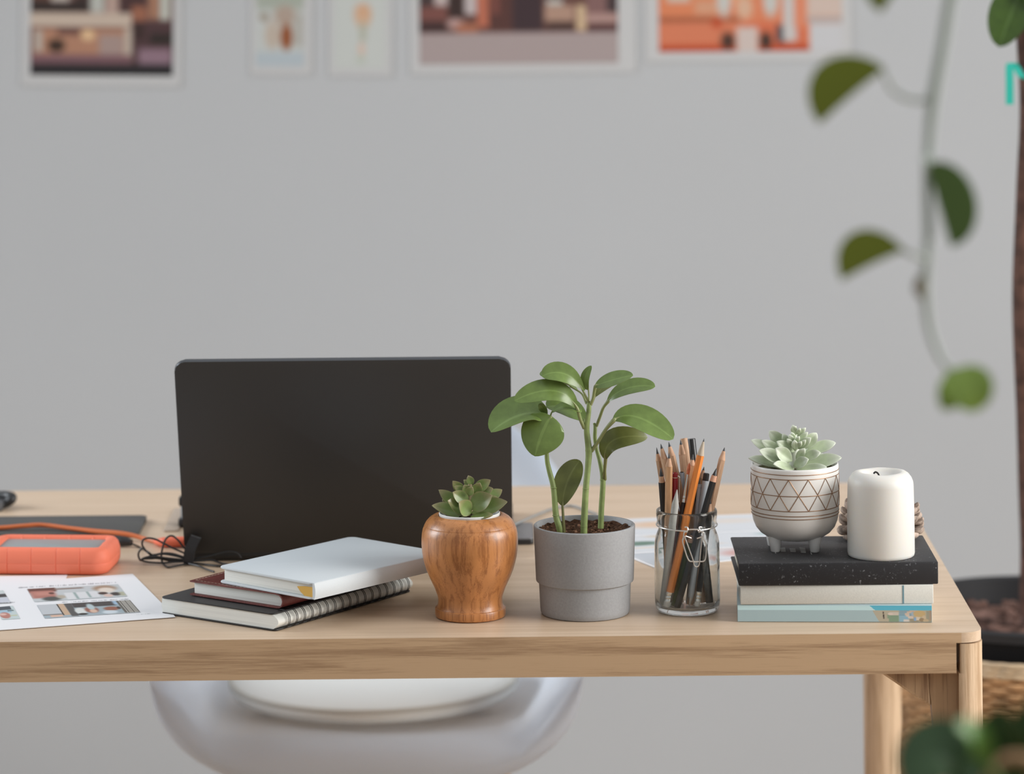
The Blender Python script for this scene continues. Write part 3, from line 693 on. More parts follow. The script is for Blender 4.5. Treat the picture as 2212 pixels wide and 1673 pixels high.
def part(o, name, segs, m, n=6, rot=0, angle=30, label=None):
    bm = bmesh.new(); rod(bm, segs, n, rot); p = finish(bm, name, m, o, smooth=n > 6, angle=angle)
    if label: p['label'] = label
    return p
CED = wood('cedar_bare', (.60, .39, .255), (.42, .245, .145), 'z', 8, 40, rough=.6, pore=.5)
CED2 = wood('cedar_warm', (.60, .36, .20), (.44, .235, .115), 'z', 8, 40, rough=.55, pore=.5)
CONE = mat('cut_cedar', (.58, .36, .24), .75, .2, var=.12, vscale=200)
LEAD = mat('graphite', (.03, .03, .032), .35, .5)
ORG = mat('orange_lacquer', (.78, .255, .055), .32, .5)
BLK = mat('black_lacquer', (.016, .015, .015), .35, .5)
def pencil(key, label, r, m, cone=None, clen=.011, lead=.0035, lr=.0011, ferrule=False, name='pencil', eraser=None):
    o, L = stick(name, key, label, 'pencil'); rr = r * S_; z0 = .0
    if ferrule:
        part(o, 'eraser', [(0, rr * .8), (.0005, rr * .92), (.0055, rr * .92)], eraser or mat('white_rubber', (.72, .71, .67), .7), 16)
        part(o, 'ferrule', [(.0055, rr * .98), (.0075, rr * .98), (.008, rr * .86), (.0085, rr * .98), (.0105, rr * .98), (.011, rr * .86), (.0115, rr * .98), (.0145, rr * .98)], mat('ferrule_metal', (.75, .74, .70), .25, metal=1), 18, angle=60)
        z0 = .0145
    part(o, 'body', [(z0, rr), (L - clen, rr)], m, 6, rot=random.uniform(0, 1))
    part(o, 'point', [(L - clen, rr * .95), (L - lead, lr * 1.15)], cone or CONE, 16, angle=60)
    part(o, 'lead', [(L - lead, lr), (L - .0004, lr * .22), (L, 0)], LEAD, 10, angle=60)
    return o
pencil('p1', 'bare wood pencil at the far left of the jar, narrow dark side to the viewer', 6.8, CED, clen=.0125, lead=.006, lr=.0013)
pencil('p2', 'bare wood pencil second from the left in the jar, long pale cut point', 8, CED, clen=.014, lead=.0045, lr=.0013)
pencil('p4', 'upright bare wood pencil in front of the left cluster in the jar', 7.8, CED2, clen=.0125, lead=.005, lr=.0012)
pencil('p5', 'bare wood pencil behind the red pen in the jar, leaning left', 8, CED, clen=.013, lead=.0045, lr=.0013)
pencil('p6', 'tall bare wood pencil left of the flat-topped wooden rod in the jar', 8, CED, clen=.0135, lead=.0045, lr=.0013)
pencil('p9', 'dark tipped bare wood pencil just behind the paintbrush in the jar', 7.4, CED2, clen=.0105, lead=.0055, lr=.0014)
pencil('p10', 'bright orange pencil with metal ferrule, leaning across the front of the jar', 8.3, ORG, cone=mat('cut_pale_wood', (.50, .42, .33), .75, .2), clen=.0160, lead=.003, lr=.0008, ferrule=True)
pencil('p11', 'bare wood pencil leaning out at the right rim of the jar', 7.8, CED, clen=.0120, lead=.0035, lr=.0012)
pencil('p24', 'bare wood pencil hidden behind the orange pencil in the jar', 7, CED, clen=.011)
pencil('p3', 'black charcoal pencil with thick core at the left of the jar', 7.4, BLK, clen=.0135, lead=.0078, lr=.0020, name='charcoal_pencil')
pencil('p12', 'black charcoal pencil with thick core leaning right, beside the capped pen', 7.6, BLK, clen=.0125, lead=.0068, lr=.0022, cone=mat('cut_rosy_wood', (.66, .36, .24), .7), name='charcoal_pencil')
pencil('bl', 'short black pencil with white eraser down, at the right rim of the jar', 6.6, BLK, clen=.0125, lead=.004, lr=.001, ferrule=True)
pencil('green', 'short dark green pencil low inside the jar, behind the glass front', 7, mat('green_lacquer', (.065, .095, .035), .4), clen=.010)
o, L = stick('wooden_rod', 'p7', 'unsharpened flat-topped bare wood pencil at the back of the jar', 'pencil')
part(o, 'body', [(0, 8 * S_), (L - .0004, 8 * S_), (L, 7.6 * S_)], CED, 16); part(o, 'lead', [(L - .002, .0009), (L + .00008, .0009)], LEAD, 10)
o, L = stick('black_rod', 'p8', 'flat-topped black pencil standing tallest at the back of the jar', 'pencil')
part(o, 'body', [(0, 8.3 * S_), (L - .0004, 8.3 * S_), (L, 7.8 * S_)], BLK, 14); part(o, 'end_cap', [(L - .001, 6 * S_), (L + .00008, 6 * S_)], mat('grey_end', (.14, .14, .14), .5), 12)
REDP = mat('red_plastic', (.24, .012, .018), .25, .5)
o, L = stick('red_pen', 'red', 'red capped pen with steel clip in the middle of the jar', 'pen')
rr = 6.3 * S_
part(o, 'barrel', [(0, rr * .9), (L - .050, rr * .92)], REDP, 20); part(o, 'cap', [(L - .050, rr), (L - .0052, rr), (L - .0050, rr * .98)], REDP, 20)
part(o, 'ring', [(L - .0050, rr * 1.03), (L - .0044, rr * 1.03)], METAL, 20); part(o, 'cap_end', [(L - .0044, rr * .96), (L - .0010, rr * .92), (L - .0002, rr * .8), (L, 0)], REDP, 20, angle=50)
bm = bmesh.new(); tube(bm, spline([(rr * .5, -rr * .4, L - .0035), (rr * 1.25, -rr * .6, L - .0042), (rr * 1.35, -rr * .6, L - .0075), (rr * 1.3, -rr * .6, L - .028)], 6), .00055, 8); finish(bm, 'clip', METAL, o)
GRP = mat('grey_blue_plastic', (.42, .47, .53), .25, .5)
o, L = stick('grey_pen', 'grey', 'grey-blue capped pen just right of the red pen in the jar', 'pen')
part(o, 'barrel', [(0, rr * .9), (L - .046, rr * .92)], GRP, 20); part(o, 'cap', [(L - .046, rr), (L - .001, rr), (L, rr * .8)], GRP, 20); part(o, 'cap_end', [(L - .0008, rr * .7), (L + .0003, rr * .62)], BLK, 16)
o, L = stick('paintbrush', 'brush', 'small paintbrush with orange bristles and silver ferrule in front of the jar', 'paintbrush')
rr = 5.8 * S_
part(o, 'handle', [(0, rr * .55), (.03, rr * .8), (L - .042, rr * 1.1), (L - .036, rr * .9)], mat('brush_handle', (.022, .013, .013), .3), 18)
part(o, 'ferrule', [(L - .0365, rr * 1.02), (L - .034, rr), (L - .0335, rr * .9), (L - .033, rr * .98), (L - .031, rr * .98), (L - .0305, rr * .88), (L - .030, rr * .94), (L - .0105, rr * .58)], mat('ferrule_metal', (.75, .74, .70), .25, metal=1), 18, angle=60)
part(o, 'bristles', [(L - .0106, rr * .56), (L - .006, rr * .66), (L - .002, rr * .5), (L, rr * .12)], mat('orange_bristles', (.60, .19, .10), .6, .2, var=.2, vscale=900), 14, angle=60)
o, L = stick('blending_stump', 'stump', 'pale grey paper blending stump with pointed end at the front left of the jar', 'blending stump')
part(o, 'body', [(0, 7.7 * S_), (L - .0145, 7.7 * S_), (L - .0006, 1.0 * S_), (L, 0)], mat('grey_felt', (.46, .46, .43), .85, .1, var=.05, vscale=400), 24, angle=60)
o, L = stick('gel_pen', 'gel', 'clear grey gel pen with black end cap, tip down in the jar', 'pen')
rr = 7.0 * S_
part(o, 'barrel', [(.009, rr * .75), (.013, rr * .95), (.018, rr), (L - .0075, rr), (L - .007, rr * .9)], mat('frosted_grey', (.40, .43, .46), .2, .5), 22)
part(o, 'end_cap', [(L - .0072, rr * .95), (L - .0008, rr * .95), (L, rr * .7)], BLK, 20); part(o, 'tip', [(0, .0004), (.004, .0010), (.009, rr * .74)], mat('tip_grey', (.45, .45, .44), .3, metal=.6), 14)
o, L = stick('slim_marker', 'pale', 'slim pale grey marker behind the orange pencil in the jar', 'pen')
part(o, 'body', [(0, 4.8 * S_), (L - .001, 4.8 * S_), (L, 4.4 * S_)], mat('pale_plastic', (.50, .52, .56), .35), 16); part(o, 'end_cap', [(L - .003, 4.9 * S_), (L + .0002, 4.5 * S_)], GRP, 16)
# ================================================================== BOOK STACK
def hard_book(name, label, x0, x1, y0, dep, z0, h, cover, over=.003, ct=.0018, pages=PG, bev=.0009, skew=0):
    o = thing(name, label, 'book', ((x0 + x1) / 2, y0, z0), skew, 'books stacked at the right end of the desk'); W = (x1 - x0) / 2
    bm = bmesh.new()
    box(bm, (-W, 0, 0), (W, dep, ct), bev * .7); box(bm, (-W, 0, h - ct), (W, dep, h), bev * .7)
    box(bm, (-W, -.0004, .0002), (W, ct * 1.2, h - .0002), bev)
    finish(bm, 'cover', cover, o)
    bm = bmesh.new(); box(bm, (-W + over, ct * 1.1, ct * .98), (W - over, dep - over, h - ct * .98), .0003); finish(bm, 'pages', pages, o, smooth=False)
    return o, W
f0 = Uz(1800, 1345, T).y
BX = lambda px, y=f0: (px - CX) * (y + 3.3) / F - math.tan(ROLL) * -.0 + (Uy(px, 1300, y).x - (px - CX) * (y + 3.3) / F)
HB, HC, HK = .0162, .0176, .0206
# blue paperback, bottom
o, W = hard_book('paperback_book', 'pale blue illustrated paperback at the bottom of the right-hand book stack', BX(1593), BX(2012), f0, .128, T, HB, mat('blue_card', (.42, .52, .54), .4), over=.0008, ct=.0006, bev=.0006, skew=R(-3.3))
LB = (152, 172, 176)
def bsp(u, v):
    c = LB if v > .30 else ((178, 205, 208) if u < .68 + v * .1 else (88, 168, 190))
    if v > .30 and u > .70 - .02 + v * .05: c = (165, 158, 140)
    L = ((.78, .832, .60, 1, (120, 142, 120), .005), (.772, .788, .55, .8, (122, 142, 120), .005), (.78, .832, .40, .60, (186, 176, 164), .005), (.775, .80, .46, .56, (196, 182, 172), .004),
         (.748, .754, .38, .52, (78, 70, 62), .002), (.749, .756, .55, .7, (60, 54, 50), .002), (.750, .757, .72, .82, (92, 84, 76), .002), (.832, .905, .30, .62, (126, 150, 160), .006), (.832, .89, .55, 1, (130, 164, 180), .006), (.832, .90, .56, .60, (100, 124, 134), .003),
         (.862, .885, .46, .60, (188, 172, 158), .003), (.872, .90, .36, .46, (186, 168, 152), .003), (.885, .93, .30, .38, (182, 160, 142), .003), (.868, .885, .58, .68, (192, 178, 164), .003), (.878, .905, .66, .78, (194, 180, 168), .003), (.895, .925, .40, .62, (146, 162, 176), .004),
         (.855, .895, .84, 1, (190, 186, 180), .004), (.885, .935, .82, 1, (140, 134, 116), .006), (.908, .922, .74, .92, (120, 152, 186), .003), (.92, .94, .62, .9, (192, 182, 166), .004), (.905, .968, .30, .70, (178, 156, 114), .02, 'e'), (.95, .97, .60, .86, (182, 166, 140), .02, 'e'),
         (.972, 1.0, .32, 1, (142, 140, 124), .004), (.935, .962, .76, 1, (138, 122, 98), .02, 'e'), (.955, .985, .82, 1, (172, 156, 128), .02, 'e'), (.988, 1.0, .3, .9, (150, 134, 118), .003))
    c = paint(c, L)(u, v)
    return c
gain = lambda fn, g: (lambda u, v: tuple(255 * (lambda x: 12.92 * x if x < .0031308 else 1.055 * x ** (1 / 2.4) - .055)(min(.88, l * g)) for l in lin(fn(u, v))))
colgrid('spine_print', [(-W + .0003, -.00055, HB - .0008), (W - .0003, -.00055, HB - .0008), (W - .0003, -.00055, .0007), (-W + .0003, -.00055, .0007)], 420, 36, gain(bsp, 1.32), PRINT, o)
# cream hardcover, middle
o, W = hard_book('cream_book', 'cream cloth hardcover with a thin blue line, middle of the right-hand book stack', BX(1600), BX(2016), f0 + .0006, .126, T + HB + .0001, HC, mat('cream_cloth', (.70, .69, .635), .75, .2, var=.04, vscale=700, bump=.05, bscale=900), over=.002, ct=.0016, skew=R(-1.5))
bm = bmesh.new(); xl = BX(1951) - (BX(1600) + BX(2016)) / 2; box(bm, (xl - .0007, -.00065, .0006), (xl + .0007, -.00035, HC - .0006)); finish(bm, 'blue_line', mat('blue_ink', (.16, .30, .36), .6), o, smooth=False)
# black worn book, top
def worn_black():
    m = bpy.data.materials.new('worn_black_cloth'); m.use_nodes = True; nt = m.node_tree; b = nt.nodes['Principled BSDF']
    tc = nt.nodes.new('ShaderNodeTexCoord')
    def nz(s, d, lo, hi, r=.5):
        n = nt.nodes.new('ShaderNodeTexNoise'); n.inputs['Scale'].default_value = s; n.inputs['Detail'].default_value = d; n.inputs['Roughness'].default_value = r
        nt.links.new(tc.outputs['Object'], n.inputs['Vector']); mr = nt.nodes.new('ShaderNodeMapRange'); mr.inputs[1].default_value = lo; mr.inputs[2].default_value = hi
        nt.links.new(n.outputs[0], mr.inputs[0]); return mr.outputs[0]
    a = nz(420, 3, .61, .74); c = nz(70, 4, .42, .68); d = nz(1500, 2, .62, .78)
    def mth(op, x, y):
        k = nt.nodes.new('ShaderNodeMath'); k.operation = op
        for i, v in enumerate((x, y)):
            if isinstance(v, float): k.inputs[i].default_value = v
            else: nt.links.new(v, k.inputs[i])
        return k.outputs[0]
    f = mth('ADD', mth('MULTIPLY', mth('MULTIPLY', a, c), .75), mth('MULTIPLY', mth('MULTIPLY', d, c), .25))
    mx = nt.nodes.new('ShaderNodeMix'); mx.data_type = 'RGBA'; mx.inputs[6].default_value = (.022, .021, .023, 1); mx.inputs[7].default_value = (.42, .43, .46, 1)
    nt.links.new(f, mx.inputs[0]); nt.links.new(mx.outputs[2], b.inputs['Base Color']); b.inputs['Roughness'].default_value = .55; b.inputs['Sheen Weight'].default_value = .06; b.inputs['Specular IOR Level'].default_value = .3
    return m
ZK = T + HB + HC + .0003; ZT = ZK + HK
o, W = hard_book('black_book', 'worn black hardcover with pale scuffs topping the right-hand book stack', BX(1596), BX(2027), f0 - .0012, .124, ZK, HK, worn_black(), over=.0035, ct=.0024, pages=mat('old_pages', (.60, .57, .48), .8, var=.06, vscale=400), bev=.0016)
FT = (1640, 1150, 13.825); cxo = (BX(1596) + BX(2027)) / 2
bm = bmesh.new()
for Q in ([(630, 472), (770, 460), (795, 578), (645, 580)], [(905, 485), (1075, 485), (1095, 585), (940, 585)], [(1195, 452), (1370, 470), (1395, 615), (1250, 608)], [(455, 570), (478, 570), (505, 625), (480, 628)], [(1520, 590), (1545, 590), (1580, 660), (1548, 662)]):
    vs = [bm.verts.new(Uz(*at(FT, *p), ZT + .00025) - Vector((cxo, f0 - .0012, ZK))) for p in Q]; vs2 = [bm.verts.new(v.co - Vector((0, 0, .0003))) for v in vs]
    bm.faces.new(vs[::-1])
    for i in range(4): bm.faces.new((vs[i], vs[(i + 1) % 4], vs2[(i + 1) % 4], vs2[i]))
bmesh.ops.recalc_face_normals(bm, faces=bm.faces)
finish(bm, 'cover_lettering', mat('silver_print', (.40, .40, .38), .6), o, smooth=False)

# ================================================================== WHITE PATTERNED POT
FV = (1560, 900, 4.424)
c = Uz(1718.5, 1186, ZT); q = .0000977
pot = thing('footed_pot', 'small white footed pot with bronze triangle pattern and pale succulent, on the black book', 'plant pot', (c.x, c.y, ZT))
CER = mat('white_ceramic', (.77, .755, .725), .34, .5)
prof_o = [(0, .0092), (.012, .0094), (.020, .0104), (.0265, .0125), (.0325, .0165), (.0367, .0215), (.0392, .0275), (.0404, .0340), (.0409, .0420), (.0409, .060), (.0406, .0760), (.0405, .0785), (.0402, .0796), (.0396, .0800), (.0388, .0796), (.0385, .0785), (.0384, .060), (.036, .035), (0, .033)]
bm = bmesh.new(); lathe(bm, prof_o, 84); finish(bm, 'pot', CER, pot, angle=60)
for rx, ry in ((-.0197, -.0135), (.0165, -.0165), (-.0205, .0150), (.0195, .0150)):
    bm = bmesh.new(); lathe(bm, [(0, 0), (.0036, 0), (.0043, .0008), (.0064, .0125), (.0058, .0150), (0, .0155)], 24, (rx, ry, 0)); finish(bm, 'foot', CER, pot, angle=60)
def rad_at(z):
    P = prof_o[:13]
    for (r0, z0), (r1, z1) in zip(P, P[1:]):
        if z0 <= z <= z1: return r0 + (r1 - r0) * (z - z0) / (z1 - z0)
    return .0405
bm = bmesh.new(); wr = .00042
def wline(pts): tube(bm, [((rad_at(z) + .00002) * math.cos(a_), (rad_at(z) + .00002) * math.sin(a_), z) for a_, z in pts], wr, 6)
for z in (.0752, .0711, .0559, .0420, .0374, .0345):
    tube(bm, [((rad_at(z) + .00002) * math.cos(2 * math.pi * k / 72), (rad_at(z) + .00002) * math.sin(2 * math.pi * k / 72), z) for k in range(72)], wr, 6, closed=True)
st_ = 2 * math.pi / 14; ph = R(-90) + R(-12.4)
for k in range(14):
    for s in (-1, 1):
        a0 = ph + k * st_; wline([(a0 + s * st_ * t / 8 * 1.0, .0711 + (.0420 - .0711) * t / 8) for t in range(9)])
finish(bm, 'bronze_pattern', mat('bronze_line', (.30, .175, .10), .4, metal=.5), pot)
bm = bmesh.new(); lathe(bm, [(0, .0762), (.02, .0758), (.0386, .0740)], 40, jit=lambda r, a: random.uniform(-.001, .001)); finish(bm, 'soil', mat('mossy_soil', (.085, .08, .04), .95, .1, var=.7, vscale=250, bump=.8, bscale=400), pot)
SP = leaf_mat('succulent_pale', (.52, .60, .40), (.52, .60, .41), (.84, .86, .76), rough=.42, trl=.15)
bm = bmesh.new(); y0 = c.y
tube(bm, [(c.x, c.y, ZT + .075), (c.x, c.y, ZT + .095), (c.x + .0005, c.y, ZT + .114)], [.006, .004, .0015], 8)
for b, t, hw, dB, dT, tl_ in (
    ((640, 480), (252, 398), 40, -.004, -.008, (-.2, -.6, .8)), ((645, 455), (352, 325), 58, -.010, -.014, (-.3, -.7, .7)),
    ((600, 380), (276, 226), 48, .004, .008, (-.4, -.6, .7)), ((600, 360), (375, 232), 46, -.002, -.002, (-.4, -.7, .6)),
    ((668, 430), (508, 305), 66, -.012, -.018, (-.2, -.85, .5)), ((640, 320), (447, 138), 66, .004, .006, (-.5, -.75, .5)),
    ((770, 310), (905, 158), 62, .002, .004, (.45, -.75, .5)), ((790, 350), (1086, 252), 52, .004, .006, (.35, -.6, .7)),
    ((750, 480), (1142, 395), 56, -.006, -.010, (.2, -.7, .75)), ((760, 405), (942, 345), 44, -.010, -.014, (.3, -.8, .6)),
    ((680, 478), (825, 408), 50, -.016, -.024, (.1, -.85, .5)), ((690, 505), (488, 458), 40, -.016, -.028, (-.1, -.7, .75)),
    ((700, 510), (1003, 488), 34, -.016, -.024, (.1, -.6, .8)), ((705, 420), (790, 305), 40, -.012, -.016, (.2, -.9, .4)),
    ((660, 310), (580, 165), 40, .000, .000, (-.4, -.8, .4)), ((690, 340), (520, 240), 46, -.006, -.010, (-.3, -.85, .5)), ((705, 310), (850, 205), 44, -.004, -.008, (.3, -.85, .5)),
    ((700, 280), (638, 175), 32, -.006, -.008, (-.2, -.9, .3)), ((710, 250), (820, 150), 30, -.002, -.002, (.3, -.85, .4)), ((705, 200), (800, 108), 26, .000, .000, (.3, -.85, .4)),
    ((705, 180), (672, 82), 34, -.002, -.002, (-.2, -.95, .2)), ((705, 200), (645, 130), 0, 0, 0, None), ((715, 170), (745, 110), 22, -.002, -.004, (.2, -.95, .2)),
    ((700, 330), (690, 225), 36, -.010, -.013, (0, -.95, .3)), ((690, 260), (740, 190), 24, -.008, -.011, (.1, -.95, .3)),
    ((720, 300), (800, 225), 30, -.006, -.010, (.2, -.9, .3)), ((690, 300), (620, 215), 28, -.006, -.010, (-.2, -.9, .3)), ((700, 230), (660, 150), 24, -.003, -.005, (-.2, -.9, .3)), ((710, 300), (760, 240), 26, -.010, -.014, (.1, -.9, .3)), ((700, 460), (640, 280), 46, .012, .030, (0, .6, .8)), ((700, 460), (820, 300), 46, .012, .028, (.3, .5, .8)), ((700, 460), (520, 320), 46, .012, .026, (-.3, .5, .8)), ((720, 470), (980, 360), 46, .010, .022, (.3, .2, .9))):
    if tl_: pxleaf(bm, at(FV, *b), at(FV, *t), hw * 1.0 / FV[2], y0, dB, dT, tilt=tl_, curl=.16, bend=.10, thick=.0034, fold=.30, nu=16, nv=8, kind='spear')
finish(bm, 'rosette', SP, pot, org=(c.x, c.y, ZT), angle=70)

# ================================================================== CANDLE + PINE CONE
c = Uz(1903.4, 1200, ZT)
cn = thing('pillar_candle', 'thick cream pillar candle with burnt wick on the black book', 'candle', (c.x, c.y, ZT))
pr = [(0, .0004), (.0292, 0), (.0304, .0010), (.0309, .0032), (.0308, .040), (.0303, .0655), (.0299, .0685), (.0286, .0718), (.0262, .0748), (.0235, .0766), (.0205, .0774), (.0185, .0771), (.0165, .0758), (.0145, .0738), (.0115, .0724), (.0070, .0718), (0, .0716)]
bm = bmesh.new(); lathe(bm, pr, 72, jit=lambda r, a: (.0003 * math.sin(2 * a + 1) + .0002 * math.sin(5 * a)) if r < .0285 and r > .016 else 0)
finish(bm, 'wax', mat('cream_wax', (.73, .71, .665), .42, .4, sss=.35), cn, angle=60)
bm = bmesh.new(); wq = [Uy(*at(FV, x, y), c.y) - c - Vector((0, 0, 0)) for x, y in ((1510, 600), (1502, 575), (1488, 545), (1465, 532), (1447, 548))]
tube(bm, spline([(-.001, 0, .0712)] + wq[1:], 5), .0008, 8); finish(bm, 'wick', mat('burnt_wick', (.02, .018, .017), .9), cn)
c = Uz(1909, 1173, ZT)
c = Vector((Uy(1909, 1170, c.y).x, f0 + .1145, ZT))
pcn = thing('pine_cone', 'open brown pine cone half hidden behind the candle on the black book', 'pine cone', tuple(c))
bm = bmesh.new(); lathe(bm, [(0, .001), (.010, .0012), (.013, .010), (.013, .028), (.009, .040), (0, .048)], 20); finish(bm, 'core', mat('cone_core', (.10, .065, .045), .9), pcn)
bm = bmesh.new(); rc = random.Random(5); n_ = 110
for k in range(n_):
    t = k / (n_ - 1); a_ = k * 2.39996; z = .005 + .033 * t
    ro = .0405 * (1 - .72 * max(0, t - .22) ** 1.5) * (.80 + .20 * min(1, t / .15)); el = R(-16 + 50 * t + rc.uniform(-6, 6))
    d = Vector((math.cos(a_), math.sin(a_), 0)); sd = Vector((-d.y, d.x, 0)); up_ = Vector((0, 0, 1))
    ax_ = d * math.cos(el) + up_ * math.sin(el); nr = up_ * math.cos(el) - d * math.sin(el)
    wd = .0098 * (1 - .45 * t) * rc.uniform(.85, 1.1); th = .0021 * (1 - .3 * t); B = d * .009 + up_ * z; ln = (ro - .009) / max(.5, math.cos(el)) * rc.uniform(.92, 1.03)
    secs = []                                                # woody scale: narrow root, broad thick lip with a raised boss
    for f, w_, h_, lift in ((0, .30, .7, 0), (.45, .62, .8, -.0006), (.78, .98, 1.1, -.0004), (.92, 1.0, 1.7, .0008), (1.0, .72, 1.5, .0018), (1.04, .25, .7, .0022)):
        c_ = B + ax_ * ln * f + nr * lift
        secs.append([bm.verts.new(c_ + sd * wd * w_ * x + nr * th * h_ * y) for x, y in ((-1, -.35), (-.5, -.9), (0, -1.1), (.5, -.9), (1, -.35), (1, .35), (.5, .8), (0, 1.1), (-.5, .8), (-1, .35))])
    for A, B2 in zip(secs, secs[1:]):
        for q_ in range(10): bm.faces.new((A[q_], A[(q_ + 1) % 10], B2[(q_ + 1) % 10], B2[q_]))
    bm.faces.new(secs[0][::-1]); bm.faces.new(secs[-1])
for v in bm.verts: v.co.z = max(v.co.z, .0006)
finish(bm, 'scales', mat('cone_scale', (.40, .315, .26), .8, .2, var=.5, vscale=140), pcn, angle=50)

# ================================================================== PRINTED SHEETS, FRONT LEFT
def sheet(name, label, corner, ang, wx, wy, z, group=None, th=.0005, wave=0, m=None):
    o = thing(name, label, 'paper', (corner.x, corner.y, z), ang, group)
    bm = bmesh.new(); nx, ny = 24, 14; rows = []
    def hz(u, v): return wave * (math.sin(u * 7 + 1) * math.sin(v * 3.2) * .5 + .5 * (v ** 3) + .2)
    for s in (1, 0):
        rows.append([[bm.verts.new((-wx * i / nx, wy * j / ny, th * s + hz(i / nx, j / ny))) for i in range(nx + 1)] for j in range(ny + 1)])
    for j in range(ny):
        for i in range(nx):
            for r_, fl in ((rows[0], 1), (rows[1], 0)):
                q = (r_[j][i], r_[j][i + 1], r_[j + 1][i + 1], r_[j + 1][i]); bm.faces.new(q[::-1] if fl else q)
    bd = [(j, 0) for j in range(ny + 1)] + [(ny, i) for i in range(1, nx + 1)] + [(j, nx) for j in range(ny - 1, -1, -1)] + [(0, i) for i in range(nx - 1, 0, -1)]
    for (a, b), (a2, b2) in zip(bd, bd[1:] + bd[:1]): bm.faces.new((rows[0][a][b], rows[0][a2][b2], rows[1][a2][b2], rows[1][a][b]))
    bmesh.ops.recalc_face_normals(bm, faces=bm.faces)
    finish(bm, 'page', m or PAPER, o); return o
zs = T + .0012
k1 = Uz(379, 1333, zs)
s1 = sheet('printed_sheet', 'white printed sheet with two photographs, its corner tucked under the black notebook', k1, R(17), .297, .205, zs, wave=0)
s1.location.z = T + .0006
s0 = sheet('printed_sheet', 'plain white sheet edge lying beneath the printed one, in front of the orange drive', Uz(156, 1246, T + .0002) + Vector((0, -.10, 0)), R(3), .25, .107, T + .0001, th=.0004)
FS = (40, 1240, 7.135); zi = T + .00135
def flat_print(name, P, fm, nx, ny, fn, par, z):
    inv = Matrix.LocRotScale(par.location, par.rotation_euler.to_quaternion(), None).inverted()
    colgrid(name, [inv @ Uz(*at(fm, *p), z) for p in P], nx, ny, fn, PRINT, par)
SK = (186, 190, 192)
ph1 = paint((182, 188, 190), (
    (0, .30, .0, .30, (92, 62, 55), .02), (.0, .27, .2, .75, (165, 112, 102), .04), (.05, .24, .30, .55, (182, 128, 116), .05), (.2, .26, .35, .5, (90, 60, 55), .05, 'e'), (.28, .60, .10, .18, (110, 92, 82), .03),
    (.10, .30, .68, .98, (70, 78, 76), .06, 'e'), (.26, .36, .60, .85, (168, 160, 145), .08, 'e'), (.36, .46, .46, .95, (206, 208, 210), .01), (.46, .49, .45, .95, (140, 160, 158), .01), (.49, .60, .46, .92, (206, 208, 210), .01), (.60, .625, .45, .9, (140, 160, 158), .01), (.63, .72, .45, .9, (206, 208, 210), .01),
    (.70, .95, .05, .50, (150, 128, 108), .06, 'e'), (.74, .92, .22, .62, (212, 202, 190), .06, 'e'), (.72, .82, .55, .75, (60, 52, 48), .05, 'e'), (.84, .96, .62, .88, (58, 58, 56), .05, 'e'), (.94, 1, .62, .92, (168, 168, 145), .03), (.76, .86, .72, .95, (205, 180, 170), .05, 'e')))
ph2 = paint((150, 165, 172), (
    (0, .21, 0, .72, (182, 186, 190), .01), (0, .21, .72, .8, (120, 118, 116), .01), (.07, .20, .8, .93, (205, 170, 150), .01), (.205, .22, 0, .85, (52, 50, 46), .005), (.22, .285, 0, .85, (190, 162, 136), .006), (.285, .36, 0, .95, (78, 80, 80), .008),
    (.36, .82, 0, .35, (66, 66, 66), .02), (.35, .47, .38, .85, (205, 208, 206), .04, 'e'), (.36, .46, .78, .92, (40, 42, 40), .06, 'e'), (.46, .60, .35, .8, (140, 88, 74), .05, 'e'), (.50, .58, .12, .6, (172, 188, 192), .06, 'e'), (.50, .58, .55, .8, (205, 175, 155), .06, 'e'), (.66, .82, .42, .72, (142, 92, 74), .05, 'e'), (.80, .84, .45, .65, (70, 55, 48), .05, 'e'),
    (.62, .78, .70, .95, (196, 206, 212), .05, 'e'), (.80, .86, .0, .3, (150, 176, 198), .02)) + tuple((.875 + .018 * k, .884 + .018 * k, 0, .97, (196, 192, 184) if k else (196, 192, 184), .002) for k in range(7)) + ((.845, .872, 0, .95, (92, 88, 80), .008), (0, 1, .95, 1, (168, 172, 174), .01)))
def ph2b(u, v):
    if u > .875 and v < .95 and int((u - .875) / .009) % 2: return (86, 82, 76)
    return ph2(u, v)
flat_print('photo_print', [(130, 235), (1530, 160), (1680, 350), (250, 437)], FS, 110, 36, gain(ph1, 1.12), s1, zi)
flat_print('photo_print', [(283, 485), (1715, 405), (1880, 595), (410, 692)], FS, 130, 36, gain(ph2b, 1.12), s1, zi)
F3 = (0, 1230, 11.95)
ph3 = paint((190, 196, 198), ((0, 1, .0, .22, (186, 196, 196), .02), (0, 1, .27, .52, (58, 64, 66), .03), (0, .4, .3, .5, (80, 88, 92), .03), (0, 1, .55, 1, (186, 190, 200), .03), (0, 1, .93, 1, (150, 152, 152), .01)))
ph4 = paint((184, 196, 196), ((0, .82, 0, .28, (66, 76, 84), .02), (0, .75, .28, .5, (150, 178, 195), .03), (.55, .9, .3, .4, (92, 110, 112), .02), (.0, .58, .45, .92, (172, 118, 108), .03, 'e'), (0, .4, .52, .68, (206, 170, 160), .05, 'e'), (.55, .95, .70, .76, (180, 182, 150), .02)))
flat_print('photo_print', [(-360, 590), (80, 545), (288, 880), (-160, 905)], F3, 30, 24, gain(ph3, 1.12), s1, zi)
flat_print('photo_print', [(-120, 985), (332, 945), (522, 1280), (60, 1310)], F3, 30, 24, gain(ph4, 1.12), s1, zi)
rnd = random.Random(3)                    # faint captions: word-shaped rows of ticks, too small to read
inv = Matrix.LocRotScale(s1.location, s1.rotation_euler.to_quaternion(), None).inverted()
